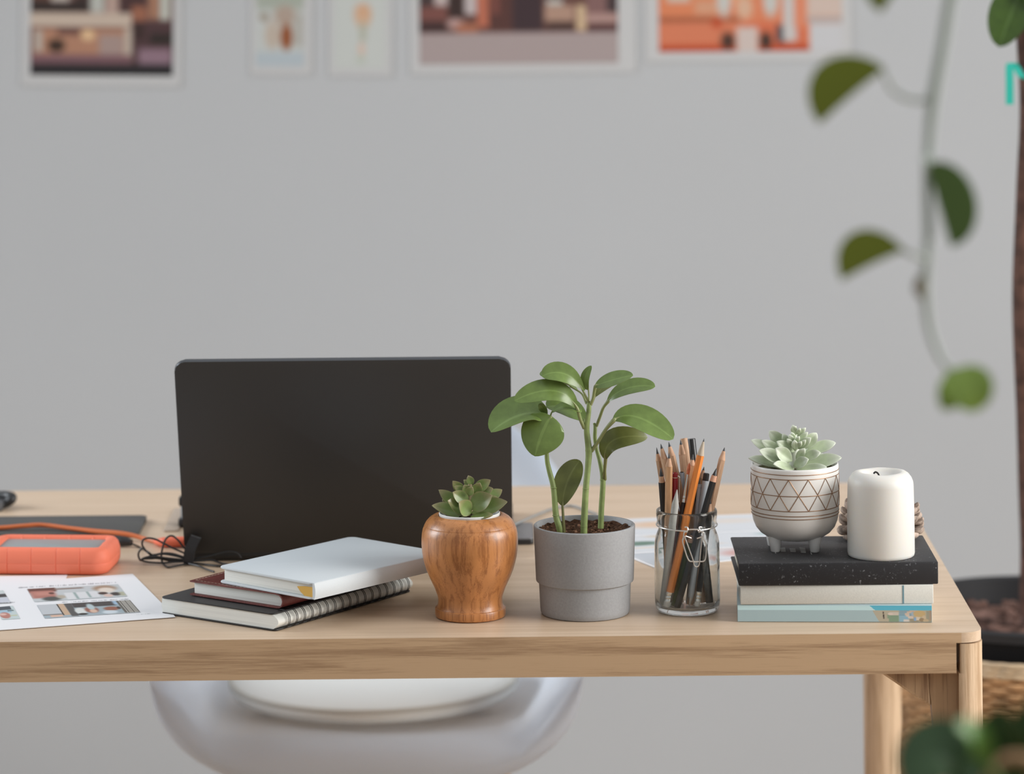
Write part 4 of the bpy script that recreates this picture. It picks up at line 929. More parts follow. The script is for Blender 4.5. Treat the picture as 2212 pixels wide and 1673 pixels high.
for (xa, ya), (xb, yb), words_, hh in (((0, 214), (1525, 132), (8, 4, 9, 6, 3, 6, 4, 2, 7, 5, 9, 8), 22), ((670, 440), (1718, 388), (9, 7, 6, 6, 4, 4, 7, 9), 15), ((1820, 630), (2045, 613), (1, 3, 8, 5), 9), ((-330, 455), (-20, 435), (6, 5, 8), 16)):
    bm = bmesh.new(); tot = sum(words_) + len(words_) * 1.2; x = 0
    for wd in words_:
        for k in range(wd):
            if rnd.random() < .85:
                u0, u1 = (x + k + .15) / tot, (x + k + .15 + rnd.uniform(.3, .7)) / tot; h0, h1 = (0, 1) if rnd.random() < .3 else (.25, .85)
                P = []
                for u, h in ((u0, h0), (u1, h0), (u1, h1), (u0, h1)): P.append(bm.verts.new(inv @ Uz(*at(FS, xa + (xb - xa) * u, ya + (yb - ya) * u + (h - .5) * hh), zi)))
                bm.faces.new(P[::-1])
        x += wd + 1.2
    finish(bm, 'caption_lettering', mat('grey_ink', (.40, .40, .42), .7), s1, smooth=False)

# ================================================================== EXTERNAL DRIVE
dv = thing('external_drive', 'coral orange rubber-sleeved external drive with grey plate at the left edge', 'external drive', (Uz(119, 1215, T).x, .3185, T), R(-5))
CORAL = mat('coral_rubber', (.92, .225, .13), .55, .35, bump=.04, bscale=900)
X_, Y_, r0 = .0640, .0400, .0165
out = []
def edge(p0, p1, nrm, gs):
    L = (Vector(p1) - Vector(p0)).length
    ts = [0.0]
    for g in gs: ts += [g - .0018 / L, g - .0006 / L, g, g + .0006 / L, g + .0018 / L]
    for t in ts: out.append(((p0[0] + (p1[0] - p0[0]) * t, p0[1] + (p1[1] - p0[1]) * t), nrm, 1 if any(abs(t - g) < 1e-9 for g in gs) else 0))
def corner(cx, cy, a0):
    for k in range(9): a_ = R(a0 + 90 * k / 8); out.append(((cx + r0 * math.cos(a_), cy + r0 * math.sin(a_)), (math.cos(a_), math.sin(a_)), 0))
G5 = (.12, .37, .63, .88)
corner(X_ - r0, -Y_ + r0, -90); edge((X_, -Y_ + r0), (X_, Y_ - r0), (1, 0), (.5,)); corner(X_ - r0, Y_ - r0, 0); edge((X_ - r0, Y_), (-X_ + r0, Y_), (0, 1), G5)
corner(-X_ + r0, Y_ - r0, 90); edge((-X_, Y_ - r0), (-X_, -Y_ + r0), (-1, 0), (.5,)); corner(-X_ + r0, -Y_ + r0, 180); edge((-X_ + r0, -Y_), (X_ - r0, -Y_), (0, -1), G5)
bm = bmesh.new(); rings = []
for off, z in ((.014, .0008), (.006, 0), (.0024, .0012), (.0004, .0050), (0, .0100), (0, .0109), (.0003, .0113), (0, .0117), (.0004, .0170), (.0022, .0225), (.0050, .0254), (.0085, .0262), (.0115, .0254), (.0138, .0228), (.0142, .0205)):
    rings.append([bm.verts.new((p[0] - n[0] * (off + g * .0005), p[1] - n[1] * (off + g * .0007), z)) for p, n, g in out])
n = len(out)
for A, B in zip(rings, rings[1:]):
    for i in range(n): bm.faces.new((A[i], A[(i + 1) % n], B[(i + 1) % n], B[i]))
bm.faces.new(rings[0][::-1]); bm.faces.new(rings[-1])
finish(bm, 'rubber_sleeve', CORAL, dv, angle=45)
bm = bmesh.new(); slab(bm, rrect(-X_ + .0134, -Y_ + .0134, X_ - .0134, Y_ - .0134, .003, 4), .0200, .0226, .0003)
finish(bm, 'metal_plate', mat('grey_plate', (.30, .33, .335), .45, .5), dv)

# ================================================================== CABLES, TABLET, SMALL GADGETS
bm = bmesh.new(); xr = Uz(318, 1113, T + .005).x; yb_ = Uz(318, 1113, T + .005).y
slab(bm, rrect(-.72, yb_ - .098, xr, yb_, .006, 6), T + .0003, T + .0050, .0008)
tb = finish(bm, 'drawing_tablet', mat('slate_plastic', (.085, .083, .08), .6, .3), org=(-.55, yb_ - .05, T)); tag(tb, 'flat dark grey slab lying behind the orange drive at the left of the desk', 'tablet')
cbl = thing('orange_cable', 'orange cable running behind the drive, its coral plug ending by the laptop', 'cable', tuple(Uz(200, 1148, T)))
og = cbl.location
bm = bmesh.new()
P = [Uz(px, py, T + z) for px, py, z in ((-60, 1143, .0076), (0, 1141, .0078), (50, 1137, .0098), (90, 1135, .0100), (150, 1142, .0084), (205, 1148, .0076), (255, 1152, .0076), (285, 1157, .0062), (310, 1164, .0040), (342, 1172, .0026), (352, 1173, .0030))]
tube(bm, spline(P, 8), .0023, 12); finish(bm, 'cord', mat('orange_cord', (.62, .155, .045), .45), cbl, og)
bm = bmesh.new(); tube(bm, spline([Uz(336, 1171, T + .0034), Uz(352, 1172, T + .0052), Uz(364, 1172, T + .0055), Uz(420, 1170, T + .0055)], 6), lerp_rad([.0026, .0050, .0053, .0053], 19), 14); pl = finish(bm, 'plug', mat('coral_plug', (.80, .165, .085), .45), cbl, og)
FC = (280, 1130, 7.9)
kn = Uz(406, 1211, T + .004); yk = kn.y
bc = thing('black_cable', 'black cable coiled and tied with a strap in front of the laptop corner', 'cable', (kn.x, kn.y, T)); og = bc.location
def Cp(cx, cy, d=0):
    px, py = at(FC, cx, cy); g = Uz(px, py, T + .0016)
    return g if g.y <= yk + d else Uy(px, py, yk + d)
bm = bmesh.new(); cr0 = .0010
for d, pts in ((.004, [(960, 600), (740, 530), (560, 520), (400, 552), (300, 500), (235, 420), (212, 350), (240, 285), (330, 262), (450, 285), (570, 345), (740, 430), (960, 530)]),
               (-.002, [(980, 480), (900, 390), (830, 300), (740, 228), (670, 232), (610, 290), (570, 400), (545, 520), (545, 620), (575, 700), (645, 755), (760, 745), (980, 700)]),
               (.000, [(990, 640), (700, 640), (560, 600), (380, 610), (240, 615), (185, 640), (150, 560), (165, 490), (215, 430)]),
               (-.004, [(990, 660), (760, 670), (560, 685), (320, 672), (200, 632), (300, 585), (440, 575), (620, 600), (990, 640)]),
               (.002, [(990, 620), (800, 570), (600, 535), (440, 545), (360, 560), (330, 600), (500, 610), (700, 650), (990, 665)]),
               (-.004, [(1010, 650), (1200, 650), (1400, 640), (1560, 690), (1700, 720)]), (-.006, [(1010, 680), (1200, 700), (1480, 735), (1600, 735)]), (-.008, [(1010, 700), (1180, 740), (1300, 790), (1440, 835)]),
               (.000, [(1010, 640), (1150, 610), (1400, 560), (1560, 515), (1710, 490), (1840, 520), (1905, 600)])):
    tube(bm, spline([Cp(*p, d) for p in pts], 6), cr0, 8)
tube(bm, spline([Uz(284, 1175, T + .0040), Uz(296, 1180, T + .0016), Uz(307, 1186, T + .0014), Cp(300, 490, .002), Cp(380, 552, .002)], 6), cr0, 8)
finish(bm, 'cord', mat('black_cord', (.018, .017, .017), .45), bc, og)
bm = bmesh.new()
s0_, s1_ = Cp(1000, 680, -.006), Cp(1135, 235, -.006)
tube(bm, [kn + Vector((-.004, 0, .001)), kn + Vector((.004, 0, .001))], .0058, 14)
nv = Vector((0, -1, 0)); wv = (s1_ - s0_).cross(nv).normalized()
for sgn, dd in ((1, 0), (1, .003)):
    pts = [s0_ + Vector((0, dd, 0)), s0_ * .5 + s1_ * .5 + Vector((-.002, dd - .002, 0)), s1_ + Vector((0, dd, 0))]; rows = []
    for p in spline(pts, 6):
        rows.append([bm.verts.new(p + wv * a_ + nv * b_) for a_, b_ in ((-.0052, 0), (.0052, .0016), (.0052, .0030), (-.0052, .0014))])
    for A, B in zip(rows, rows[1:]):
        for i in range(4): bm.faces.new((A[i], A[(i + 1) % 4], B[(i + 1) % 4], B[i]))
    bm.faces.new(rows[0]); bm.faces.new(rows[-1])
bmesh.ops.recalc_face_normals(bm, faces=bm.faces)
finish(bm, 'strap', mat('velcro_black', (.026, .025, .026), .8, .2, sheen=.2), bc, og)
bm = bmesh.new(); p0, p1 = Uz(246, 1168, T + .0062), Uz(284, 1173, T + .0052)
tube(bm, spline([p0, p0 * .5 + p1 * .5, p1], 5), lerp_rad([.0046, .0050, .0034], 11), 12); finish(bm, 'plug', BLACK, bc, og)
# black gadget at the far left
hp = thing('headphones', 'black rounded gadget cut off by the left edge, on the far side of the desk', 'headphones', tuple(Uz(0, 1100, T)))
g = hp.location
bm = bmesh.new(); tube(bm, spline([Uz(-90, 1092, T + .004), Uz(-20, 1094, T + .004), Uy(10, 1088, g.y), Uy(26, 1078, g.y), Uy(16, 1072, g.y + .01), Uy(-40, 1072, g.y + .02), Uy(-90, 1073, g.y + .02)], 6), .0052, 12); finish(bm, 'band', BLACK, hp, g)
bm = bmesh.new(); slab(bm, rrect(-.05, -.02, .004, .012, .008, 5), .0004, .010, .003); finish(bm, 'cup', mat('dark_grey_pad', (.09, .09, .095), .6), hp)
# hub and a thin flat taupe slab between tablet and laptop
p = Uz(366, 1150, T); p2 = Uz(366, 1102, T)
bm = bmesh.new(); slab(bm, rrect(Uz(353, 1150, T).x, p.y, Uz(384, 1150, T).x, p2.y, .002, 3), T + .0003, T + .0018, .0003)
cd_ = finish(bm, 'grey_slab', mat('taupe_slab', (.42, .335, .265), .6), org=(p.x, p.y, T)); tag(cd_, 'small thin taupe grey slab lying flat left of the laptop', 'card')
hb = thing('port_hub', 'small black and grey plug standing at the left side of the laptop', 'hub', tuple(Uz(396, 1146, T) + Vector((0, .02, 0)))); g = hb.location
bm = bmesh.new(); box(bm, (-.0065, -.008, .0004), (.0065, .008, .009), .0015); finish(bm, 'foot', BLACK, hb)
bm = bmesh.new(); box(bm, (-.0040, -.006, .009), (.0080, .006, .022), .001); finish(bm, 'body', mat('hub_grey', (.30, .33, .36), .4), hb)
bm = bmesh.new(); box(bm, (-.0060, -.007, .022), (.0080, .007, .032), .002); finish(bm, 'top_plug', BLACK, hb)
# flat grey device + cable between wooden and grey pot
ya, yb2 = Uz(1130, 1178, T).y, Uz(1130, 1131, T + .006).y; xa, xb = Uz(1080, 1178, T).x, Uz(1153, 1172, T).x
fd = thing('flat_device', 'flat dark grey device with black front edge between wooden and grey pots', 'device', ((xa + xb) / 2, ya, T)); hw_ = (xb - xa) / 2
bm = bmesh.new(); slab(bm, rrect(-hw_, 0, hw_, yb2 - ya, .004, 5), .0004, .0052, .0008); finish(bm, 'case', BLACK, fd)
bm = bmesh.new(); slab(bm, rrect(-hw_ + .0006, .0006, hw_ - .0006, yb2 - ya - .0006, .004, 5), .0052, .0068, .0006); finish(bm, 'lid', mat('grey_lid', (.17, .165, .17), .4), fd)
bm = bmesh.new(); tube(bm, spline([Uz(1098, 1140, T + .0086), Uz(1118, 1131, T + .0085), Uz(1150, 1117, T + .0030), Uz(1190, 1101, T + .0016), Uz(1215, 1094, T + .0016), Uz(1240, 1094, T + .0016), Uz(1262, 1102, T + .0016), Uz(1290, 1112, T + .0016)], 7), .0013, 10)
gc = finish(bm, 'grey_cable', mat('grey_cord', (.26, .27, .27), .4), org=tuple(Uz(1190, 1101, T))); tag(gc, 'thin grey cable arching over the desk behind the leafy plant', 'cable')
# loose colour prints behind the jar
def rsheet(label, cpx, ang, wx, wy, z, fn):
    k = Uz(*cpx, z); o = thing('colour_print', label, 'paper', (k.x, k.y, z), ang, 'loose colour prints behind the jar')
    bm = bmesh.new(); box(bm, (0, 0, 0), (wx, wy, .0005)); finish(bm, 'page', PAPER, o, smooth=False)
    colgrid('picture', [(.004, wy - .004, .0007), (wx - .004, wy - .004, .0007), (wx - .004, .004, .0007), (.004, .004, .0007)], 30, 24, gain(fn, 1.12), PRINT, o)
W_ = (198, 200, 204)
rsheet('loose colour print lying lowest, its corner showing between grey pot and jar', (1417, 1229), R(24), .15, .11, T + .0002, paint(W_, ((.0, .45, .05, .9, (176, 180, 186), .06), (.5, .95, .1, .5, (196, 168, 158), .12, 'e'), (.6, .9, .6, .9, (190, 150, 145), .1, 'e'))))
rsheet('loose colour print in the middle with a dark green patch, behind the jar', (1350, 1198), R(14), .22, .10, T + .0011, paint(W_, ((.0, .22, .45, .68, (96, 120, 108), .05, 'e'), (.2, .4, .1, .3, (196, 176, 150), .1, 'e'), (.72, .98, .35, .5, (140, 168, 168), .06, 'e'), (.8, .98, .6, .85, (205, 165, 160), .08, 'e'), (.0, .5, .78, .82, (206, 184, 160), .03))))
rsheet('loose colour print furthest back with pale orange patches, behind the jar', (1352, 1160), R(9), .215, .09, T + .0020, paint(W_, ((.03, .35, .2, .6, (205, 176, 152), .12, 'e'), (.45, .7, .2, .5, (204, 196, 190), .1, 'e'), (.74, .96, .3, .7, (205, 172, 156), .1, 'e'))))

# ================================================================== CHAIR + CUSHION
def chair_pts():
    return [(.742, .394, .236), (.728, .401, .237), (.7195, .415, .238), (.720, .432, .2385), (.730, .447, .239), (.752, .456, .240), (.80, .456, .241), (.87, .451, .242), (.97, .443, .244), (1.08, .445, .244), (1.16, .462, .242), (1.205, .50, .242), (1.23, .56, .242), (1.248, .62, .240), (1.262, .67, .216), (1.272, .71, .178), (1.279, .74, .125), (1.282, .757, .06)]
ccx = (790 - CX) * 4.3 / F + .003
ch = thing('shell_chair', 'pale grey-white moulded shell chair on wooden legs, tucked behind the desk', 'chair', (ccx, .95, 0))
prof = spline([Vector(p) for p in chair_pts()], 3); bm = bmesh.new(); rows = []
for (y, z, hw_) in prof:
    row = []
    for j in range(25):
        u = -1 + 2 * j / 24; s_ = math.sin(u * math.pi / 2)
        back = sstep(.46, .60, z) * (1 if y > 1.1 else 0); k_ = sstep(.40, .452, z) if y < .80 else 1; e_ = max(0, abs(s_) - .66) / .34; lo_ = .115 * (1 - math.sqrt(max(0, 1 - abs(s_) ** 2.6)))
        rise = (lo_ * (1 - k_) + .100 * e_ ** 1.6 * k_) * (1 - back); wrap = .055 * abs(u) ** 2.4 * back
        row.append(bm.verts.new((s_ * hw_, y - .95 - wrap, z + rise)))
    rows.append(row)
for A, B in zip(rows, rows[1:]):
    for j in range(24): bm.faces.new((A[j], A[j + 1], B[j + 1], B[j]))
bmesh.ops.solidify(bm, geom=bm.faces[:], thickness=.006)
bmesh.ops.recalc_face_normals(bm, faces=bm.faces)
finish(bm, 'seat_shell', mat('chair_white', (.82, .865, .93), .38, .5), ch, angle=60)
for sx in (-1, 1):
    for sy in (-1, 1):
        bm = bmesh.new(); tube(bm, [(sx * .12, .02 + sy * .10, .437), (sx * .20, .02 + sy * .22, 0)], [.015, .010], 14); finish(bm, 'leg', mat('chair_beech', (.55, .36, .20), .45), ch)
bm = bmesh.new()
tube(bm, [(-.13, -.09, .425), (.13, .13, .425)], .006, 8); tube(bm, [(.13, -.09, .425), (-.13, .13, .425)], .006, 8); finish(bm, 'brace', METAL, ch)
k = Uz(806, 1497, .462)
cu = thing('seat_cushion', 'round grey-beige seat cushion with a piped edge on the shell chair', 'cushion', (k.x, k.y, .4640))
bm = bmesh.new(); lathe(bm, [(0, .0), (.150, .0), (.163, .002), (.1675, .008), (.166, .0135), (.160, .0175), (.150, .0200), (.10, .0225), (0, .0235)], 72)
finish(bm, 'pad', mat('grey_felt_pad', (.80, .80, .77), .85, .2, bump=.08, bscale=300), cu, angle=60)
bm = bmesh.new(); tube(bm, [(.1645 * math.cos(2 * math.pi * i / 72), .1645 * math.sin(2 * math.pi * i / 72), .0155) for i in range(72)], .0032, 8, closed=True); finish(bm, 'piping', mat('piping_grey', (.60, .58, .53), .8), cu)

# ================================================================== PRINTS ON THE WALL
def wallprint(label, paper, image, layers, base, res=(60, 60), rot=0, g=1.2):
    """paper x0,x1,y0,y1 and image x0,x1,y0,y1 in photo px on the wall; layers in photo px"""
    x0, x1, y0, y1 = paper; yy = WY - .0016
    c = Uy((x0 + x1) / 2, (y0 + y1) / 2, yy)
    o = thing('photo_print', label, 'picture', tuple(c), 0, 'prints pinned on the wall'); o.rotation_euler = (0, rot, 0)
    s = (yy - CAM.y) / F
    L_ = lambda px, py, dy: Vector(((px - (x0 + x1) / 2) * s, dy, -(py - (y0 + y1) / 2) * s))
    bm = bmesh.new(); a_, b_ = L_(x0, y1, -.0006), L_(x1, y0, .0006); box(bm, a_, b_); finish(bm, 'paper', mat('print_paper', (.535, .54, .545), .5), o, smooth=False)
    X0, X1, Y0, Y1 = image
    fnp = paint(base, layers); fn = lambda u, v: fnp(X0 + (X1 - X0) * u, Y0 + (Y1 - Y0) * v)
    colgrid('picture', [L_(X0, Y0, -.0010), L_(X1, Y0, -.0010), L_(X1, Y1, -.0010), L_(X0, Y1, -.0010)], *res, gain(fn, g), PRINT, o)
def more(x0, x1, seed, cols, y0=-260, y1=-10):              # the part of a picture above the frame: rough blocks in its colours
    r = random.Random(seed); out = []
    for k in range(26):
        a_ = r.uniform(x0, x1); b_ = r.uniform(y0, y1); out.append((a_, a_ + r.uniform(15, 70), b_, b_ + r.uniform(20, 90), r.choice(cols), 4))
    return tuple(l for l in out if l[3] < 8)
wallprint('brown street-shop photograph at the far left of the wall', (46, 392, -245, 186), (67, 375, -225, 163), more(60, 370, 1, ((170, 172, 165), (60, 45, 42), (140, 110, 95))) + (
    (60, 195, 3, 26, (44, 36, 34), 4), (60, 110, -30, 3, (84, 58, 50), 4), (110, 150, -40, 4, (175, 165, 158), 5), (195, 226, -40, 28, (168, 170, 164), 5), (228, 258, -40, 30, (165, 142, 132), 5), (258, 318, -40, 30, (66, 46, 46), 5), (285, 318, 12, 50, (140, 92, 72), 6), (345, 368, -40, 42, (172, 174, 166), 5), (322, 344, -40, 40, (150, 110, 88), 5),
    (60, 285, 28, 58, (180, 164, 150), 3), (72, 290, 62, 128, (160, 118, 96), 4), (104, 142, 84, 114, (58, 42, 34), .04, 'e'), (125, 175, 62, 76, (96, 66, 60), 4), (176, 206, 64, 88, (204, 172, 134), .06, 'e'), (215, 268, 75, 125, (150, 130, 124), 6), (76, 92, 66, 112, (165, 158, 150), 4), (270, 288, 60, 130, (172, 160, 148), 3),
    (286, 378, 45, 140, (70, 50, 52), 4), (290, 312, 50, 85, (52, 38, 36), 5), (325, 378, 72, 94, (42, 36, 33), 4), (300, 372, 104, 142, (128, 104, 116), 7), (60, 285, 118, 138, (112, 82, 88), 4), (60, 380, 138, 176, (36, 34, 37), 3)), (98, 72, 68), (80, 90), rot=R(1.0))
wallprint('small white card with a brown vase picture, left of the two small cards', (540, 674, -40, 161), (553, 657, -25, 143), ((550, 660, -30, 20, (150, 156, 146), 12), (592, 640, 12, 56, (158, 142, 130), .06, 'e'), (635, 655, 30, 100, (160, 158, 152), 6), (572, 606, 46, 106, (172, 160, 148), .06, 'e'), (606, 632, 52, 108, (132, 76, 46), .06, 'e'), (561, 581, 28, 47, (142, 132, 120), .07, 'e'), (550, 660, 112, 145, (162, 172, 178), 5)), (176, 180, 178), (50, 60), rot=R(.8))
wallprint('small white card with a thin orange flower drawing, right of the two small cards', (709, 847, -40, 164), (722, 832, -25, 148), ((766, 802, 8, 54, (190, 150, 120), .08, 'e'), (772, 796, 30, 64, (188, 158, 132), .08, 'e'), (777, 791, 50, 90, (160, 162, 148), 4), (774, 788, 92, 122, (192, 168, 154), .08, 'e'), (770, 790, 118, 138, (168, 174, 164), .1, 'e')), (178, 182, 179), (44, 60), rot=R(.6))
wallprint('wide photograph of a brown street with grey road, above the laptop and plant', (884, 1372, -210, 158), (905, 1334, -190, 138), more(905, 1330, 5, ((150, 100, 80), (60, 45, 42), (165, 150, 145))) + (
    (905, 938, -30, 30, (62, 50, 50), 5), (938, 968, -20, 12, (172, 158, 156), 4), (905, 965, 12, 45, (110, 70, 64), 5), (905, 965, 45, 68, (58, 40, 40), 5), (968, 1004, -20, 38, (52, 38, 36), 4), (1003, 1030, -30, 30, (172, 162, 162), 4), (1030, 1056, -30, 58, (168, 98, 76), 4), (965, 1002, 38, 62, (164, 136, 132), .06, 'e'), (985, 1032, 50, 70, (154, 98, 74), 5), (1056, 1106, -30, 66, (78, 50, 46), 5), (1062, 1078, -20, 30, (112, 66, 58), 5),
    (1106, 1172, -30, 68, (56, 42, 46), 5), (1176, 1240, 12, 48, (158, 128, 112), 5), (1180, 1215, 0, 12, (176, 176, 170), 4), (1180, 1240, 48, 66, (66, 48, 44), 5), (1244, 1266, 12, 68, (184, 160, 130), 4), (1266, 1330, -20, 30, (118, 88, 86), 6), (1310, 1334, -20, 28, (60, 48, 50), 4), (1266, 1334, 30, 52, (158, 128, 122), 4), (1268, 1334, 53, 70, (78, 50, 50), 4), (900, 1340, 70, 145, (152, 139, 138), 4)), (92, 62, 56), (110, 80))
wallprint('orange building photograph beside the hanging vine, furthest right on the wall', (1392, 1838, -200, 132), (1422, 1818, -180, 111), more(1422, 1740, 9, ((195, 115, 80), (175, 172, 170), (205, 135, 100))) + (
    (1422, 1550, -30, 36, (196, 118, 82), 5), (1440, 1490, -20, 4, (185, 168, 156), 5), (1422, 1600, 35, 48, (148, 84, 58), 4), (1422, 1595, 50, 100, (192, 112, 82), 5), (1500, 1550, 0, 30, (190, 140, 112), 8), (1548, 1578, -30, 36, (178, 178, 174), .08, 'e'), (1590, 1625, -10, 42, (194, 160, 136), .1, 'e'), (1648, 1680, -30, 36, (178, 178, 174), .08, 'e'), (1536, 1560, 38, 60, (170, 70, 40), .1, 'e'), (1600, 1740, 48, 100, (190, 100, 70), 6), (1422, 1748, 96, 118, (168, 68, 38), 4), (1590, 1636, 58, 118, (186, 172, 166), 5), (1556, 1586, 70, 106, (62, 42, 34), .08, 'e'), (1640, 1666, 70, 106, (52, 40, 34), .08, 'e'), (1676, 1700, 55, 92, (58, 58, 64), 5), (1690, 1720, -40, 90, (180, 176, 174), 5), (1715, 1742, -60, 60, (198, 122, 92), 5), (1742, 1830, -200, 37, (186, 168, 158), 4), (1742, 1830, 38, 50, (158, 154, 154), 3), (1748, 1830, 51, 125, (180, 181, 184), 4)), (196, 116, 82), (100, 70))

# ================================================================== TREE IN BASKET
bx = Uy(2238, 1400, 1.0).x
bk = thing('wicker_basket', 'tan woven basket holding the potted tree, behind the right desk legs', 'basket', (bx, 1.0, 0))
rb_ = .186
WICK = mat('wicker', (.37, .215, .105), .7, .3, var=.5, vscale=30)
bm = bmesh.new(); rows = 78
for j in range(rows):                                        # woven strands, over and under the stakes
    z = .010 + j * .00628
    pts = [((rb_ * (1 - .06 * (1 - z / .5)) + .0026 * math.sin(30 * a_ + math.pi * (j % 2))) * math.cos(a_), (rb_ * (1 - .06 * (1 - z / .5)) + .0026 * math.sin(30 * a_ + math.pi * (j % 2))) * math.sin(a_), z) for a_ in [2 * math.pi * k / 120 for k in range(120)]]
    tube(bm, pts, .0036, 6, closed=True)
finish(bm, 'weave', WICK, bk)
bm = bmesh.new()
for z_ in (.499, .5045, .510): tube(bm, [((rb_ + .0015 + .0012 * math.sin(60 * a_ + z_ * 900)) * math.cos(a_), (rb_ + .0015 + .0012 * math.sin(60 * a_ + z_ * 900)) * math.sin(a_), z_) for a_ in [2 * math.pi * i / 240 for i in range(240)]], .0042, 7, closed=True)
finish(bm, 'rim', mat('wicker_rim', (.52, .39, .25), .6, var=.2, vscale=60), bk)
tp = thing('potted_tree', 'slim brown-trunked tree in a black pot inside the basket, cut off by the right edge', 'potted tree', (bx, 1.0, .02))
bm = bmesh.new(); lathe(bm, [(0, 0), (.13, 0), (.160, .506), (.1635, .510), (.1635, .520), (.160, .523), (.156, .520), (.152, .40), (0, .40)], 64); finish(bm, 'pot', mat('black_pot', (.016, .016, .018), .5), tp, angle=40)
bm = bmesh.new(); lathe(bm, [(0, .494), (.03, .496), (.06, .492), (.09, .496), (.12, .492), (.152, .488)], 56, jit=lambda r, a: random.uniform(-.004, .004))
for k in range(220):
    a_ = random.uniform(0, 6.28); r_ = .148 * math.sqrt(random.random()); bmesh.ops.create_icosphere(bm, subdivisions=1, radius=random.uniform(.003, .009), matrix=Matrix.Translation((r_ * math.cos(a_), r_ * math.sin(a_), .496)) @ Matrix.Diagonal((1, random.uniform(.6, 1.4), .6, 1)))
finish(bm, 'soil', mat('bark_soil', (.13, .075, .06), .9, .15, var=.85, vscale=38), tp)
bm = bmesh.new(); q = [Uy(x, y, 1.0 - .01) for x, y in ((2222, 1330), (2226, 1200), (2221, 1050), (2217, 900), (2211, 760), (2208, 640), (2211, 520), (2216, 400), (2222, 290), (2222, 200), (2216, 110), (2214, 30), (2220, -120), (2225, -400))]
P = spline(q, 6); tube(bm, P, lerp_rad([.0125, .0120, .0118, .0118, .0118, .0115, .011, .0115, .011, .0105, .0105, .009, .005], len(P)), 14)
finish(bm, 'trunk', mat('tree_bark', (.085, .042, .030), .75, .3, var=.55, vscale=55, bump=.4, bscale=90), tp, (bx, 1.0, .02))
TL = leaf_mat('tree_leaf', (.045, .088, .010), (.06, .10, .02), rough=.35, vein=.3, trl=.18)
for b, t, cbx, hwp, N, dT in (((2216, -40), (2158, 102), (2190, 10), 48, (-.3, -.9, .3), -.03), ((2214, -60), (2300, 80), (2250, -20), 50, (.3, -.9, .3), -.02), ((2218, -160), (2120, -60), (2160, -170), 48, (-.3, -.6, .8), .03), ((2220, -200), (2330, -120), (2280, -230), 50, (.3, -.5, .8), .03), ((2222, -300), (2180, -420), (2160, -340), 40, (-.6, -.7, .2), 0), ((2222, -320), (2280, -450), (2290, -360), 40, (.6, -.7, .2), .02), ((2216, -100), (2260, -10), (2200, -40), 46, (.1, .8, .5), .06)):
    bm = bmesh.new(); leaf(bm, Uy(*b, .99), Uy(*t, .97 + dT), Uy(*cbx, .97 + dT / 2), N, hwp * 4.28 / F, 'oval', .15, .1, .001, 14, 8); finish(bm, 'leaf', TL, tp, (bx, 1.0, .02), angle=80)
bm = bmesh.new()                                             # plant tag looped round the trunk
pt = [Uy(x, y, 1.0 - .010 + d) for x, y, d in ((2181, 226, -.014), (2181, 180, -.016), (2181, 142, -.016), (2188, 136, -.014), (2196, 146, -.012), (2208, 166, -.013), (2222, 172, -.010))]
rows = []
for p in spline(pt, 5): rows.append([bm.verts.new(p + Vector(v)) for v in ((-.0046, -.0006, 0), (.0046, -.0006, 0), (.0046, .0006, 0), (-.0046, .0006, 0))] )
for A, B in zip(rows, rows[1:]):
    for i in range(4): bm.faces.new((A[i], A[(i + 1) % 4], B[(i + 1) % 4], B[i]))
bm.faces.new(rows[0]); bm.faces.new(rows[-1]); bmesh.ops.recalc_face_normals(bm, faces=bm.faces)
tg = finish(bm, 'plant_tag', mat('teal_plastic', (.02, .42, .34), .4), tp, (bx, 1.0, .02)); tg['label'] = 'teal looped tag on the trunk'

# ================================================================== HANGING VINE (near the camera)
vy = CAM.y + 2.12; vs = 2.12 / F
vn = thing('hanging_vine', 'blurred trailing vine with heart-shaped leaves hanging at the upper right', 'hanging plant', tuple(Uy(2000, 400, vy)))
og = tuple(vn.location)
VS = mat('vine_stem', (.42, .47, .42), .5)
VL = leaf_mat('vine_leaf', (.27, .33, .028), (.27, .32, .03), rough=.5, vein=.1, trl=.35); VD = leaf_mat('vine_leaf_deep', (.12, .22, .055), (.13, .22, .055), rough=.5, vein=.1, trl=.3); VB = leaf_mat('vine_leaf_bright', (.32, .46, .085), (.32, .46, .09), rough=.4, vein=.2, trl=.25)
def V(px, py, d=0): return Uy(px, py, vy + d)
hang = V(2075, -60); top_ = Vector((hang.x + .03, vy + .02, 2.66))
bm = bmesh.new(); P = spline([V(2100, -1100), V(2094, -600), V(2084, -300), V(2066, -60), V(2052, 0), V(2036, 100), V(2018, 200), V(2008, 290), V(2003, 400), V(2005, 520), V(1998, 620), V(2008, 710), V(2030, 770), V(2056, 806)], 6)
tube(bm, P, lerp_rad([.0034, .0034, .0034, .0034, .0034, .0034, .0038, .0030, .0028, .0028, .0030, .0024, .0020, .0016], len(P)), 10); finish(bm, 'stem', VS, vn, og)
def petiole(pts, r=.0015):
    bm = bmesh.new(); tube(bm, spline([V(*p) for p in pts], 6), r, 8); return finish(bm, 'petiole', VS, vn, og)
petiole([(2012, 215, 0), (1970, 216, -.005), (1930, 196, -.008), (1905, 150, -.012)]); petiole([(2005, 345, 0), (1996, 342, -.008), (2004, 362, -.015)]); petiole([(2004, 560, 0), (1978, 552, -.008), (1950, 541, -.012)]); petiole([(2052, 800, 0), (2062, 800, -.006)])
bm = bmesh.new(); tube(bm, spline([V(1990, 600, -.003), V(1982, 622, -.005), V(1992, 640, -.003)], 5), .0024, 8); finish(bm, 'node', mat('vine_node', (.16, .12, .06), .7), vn, og)
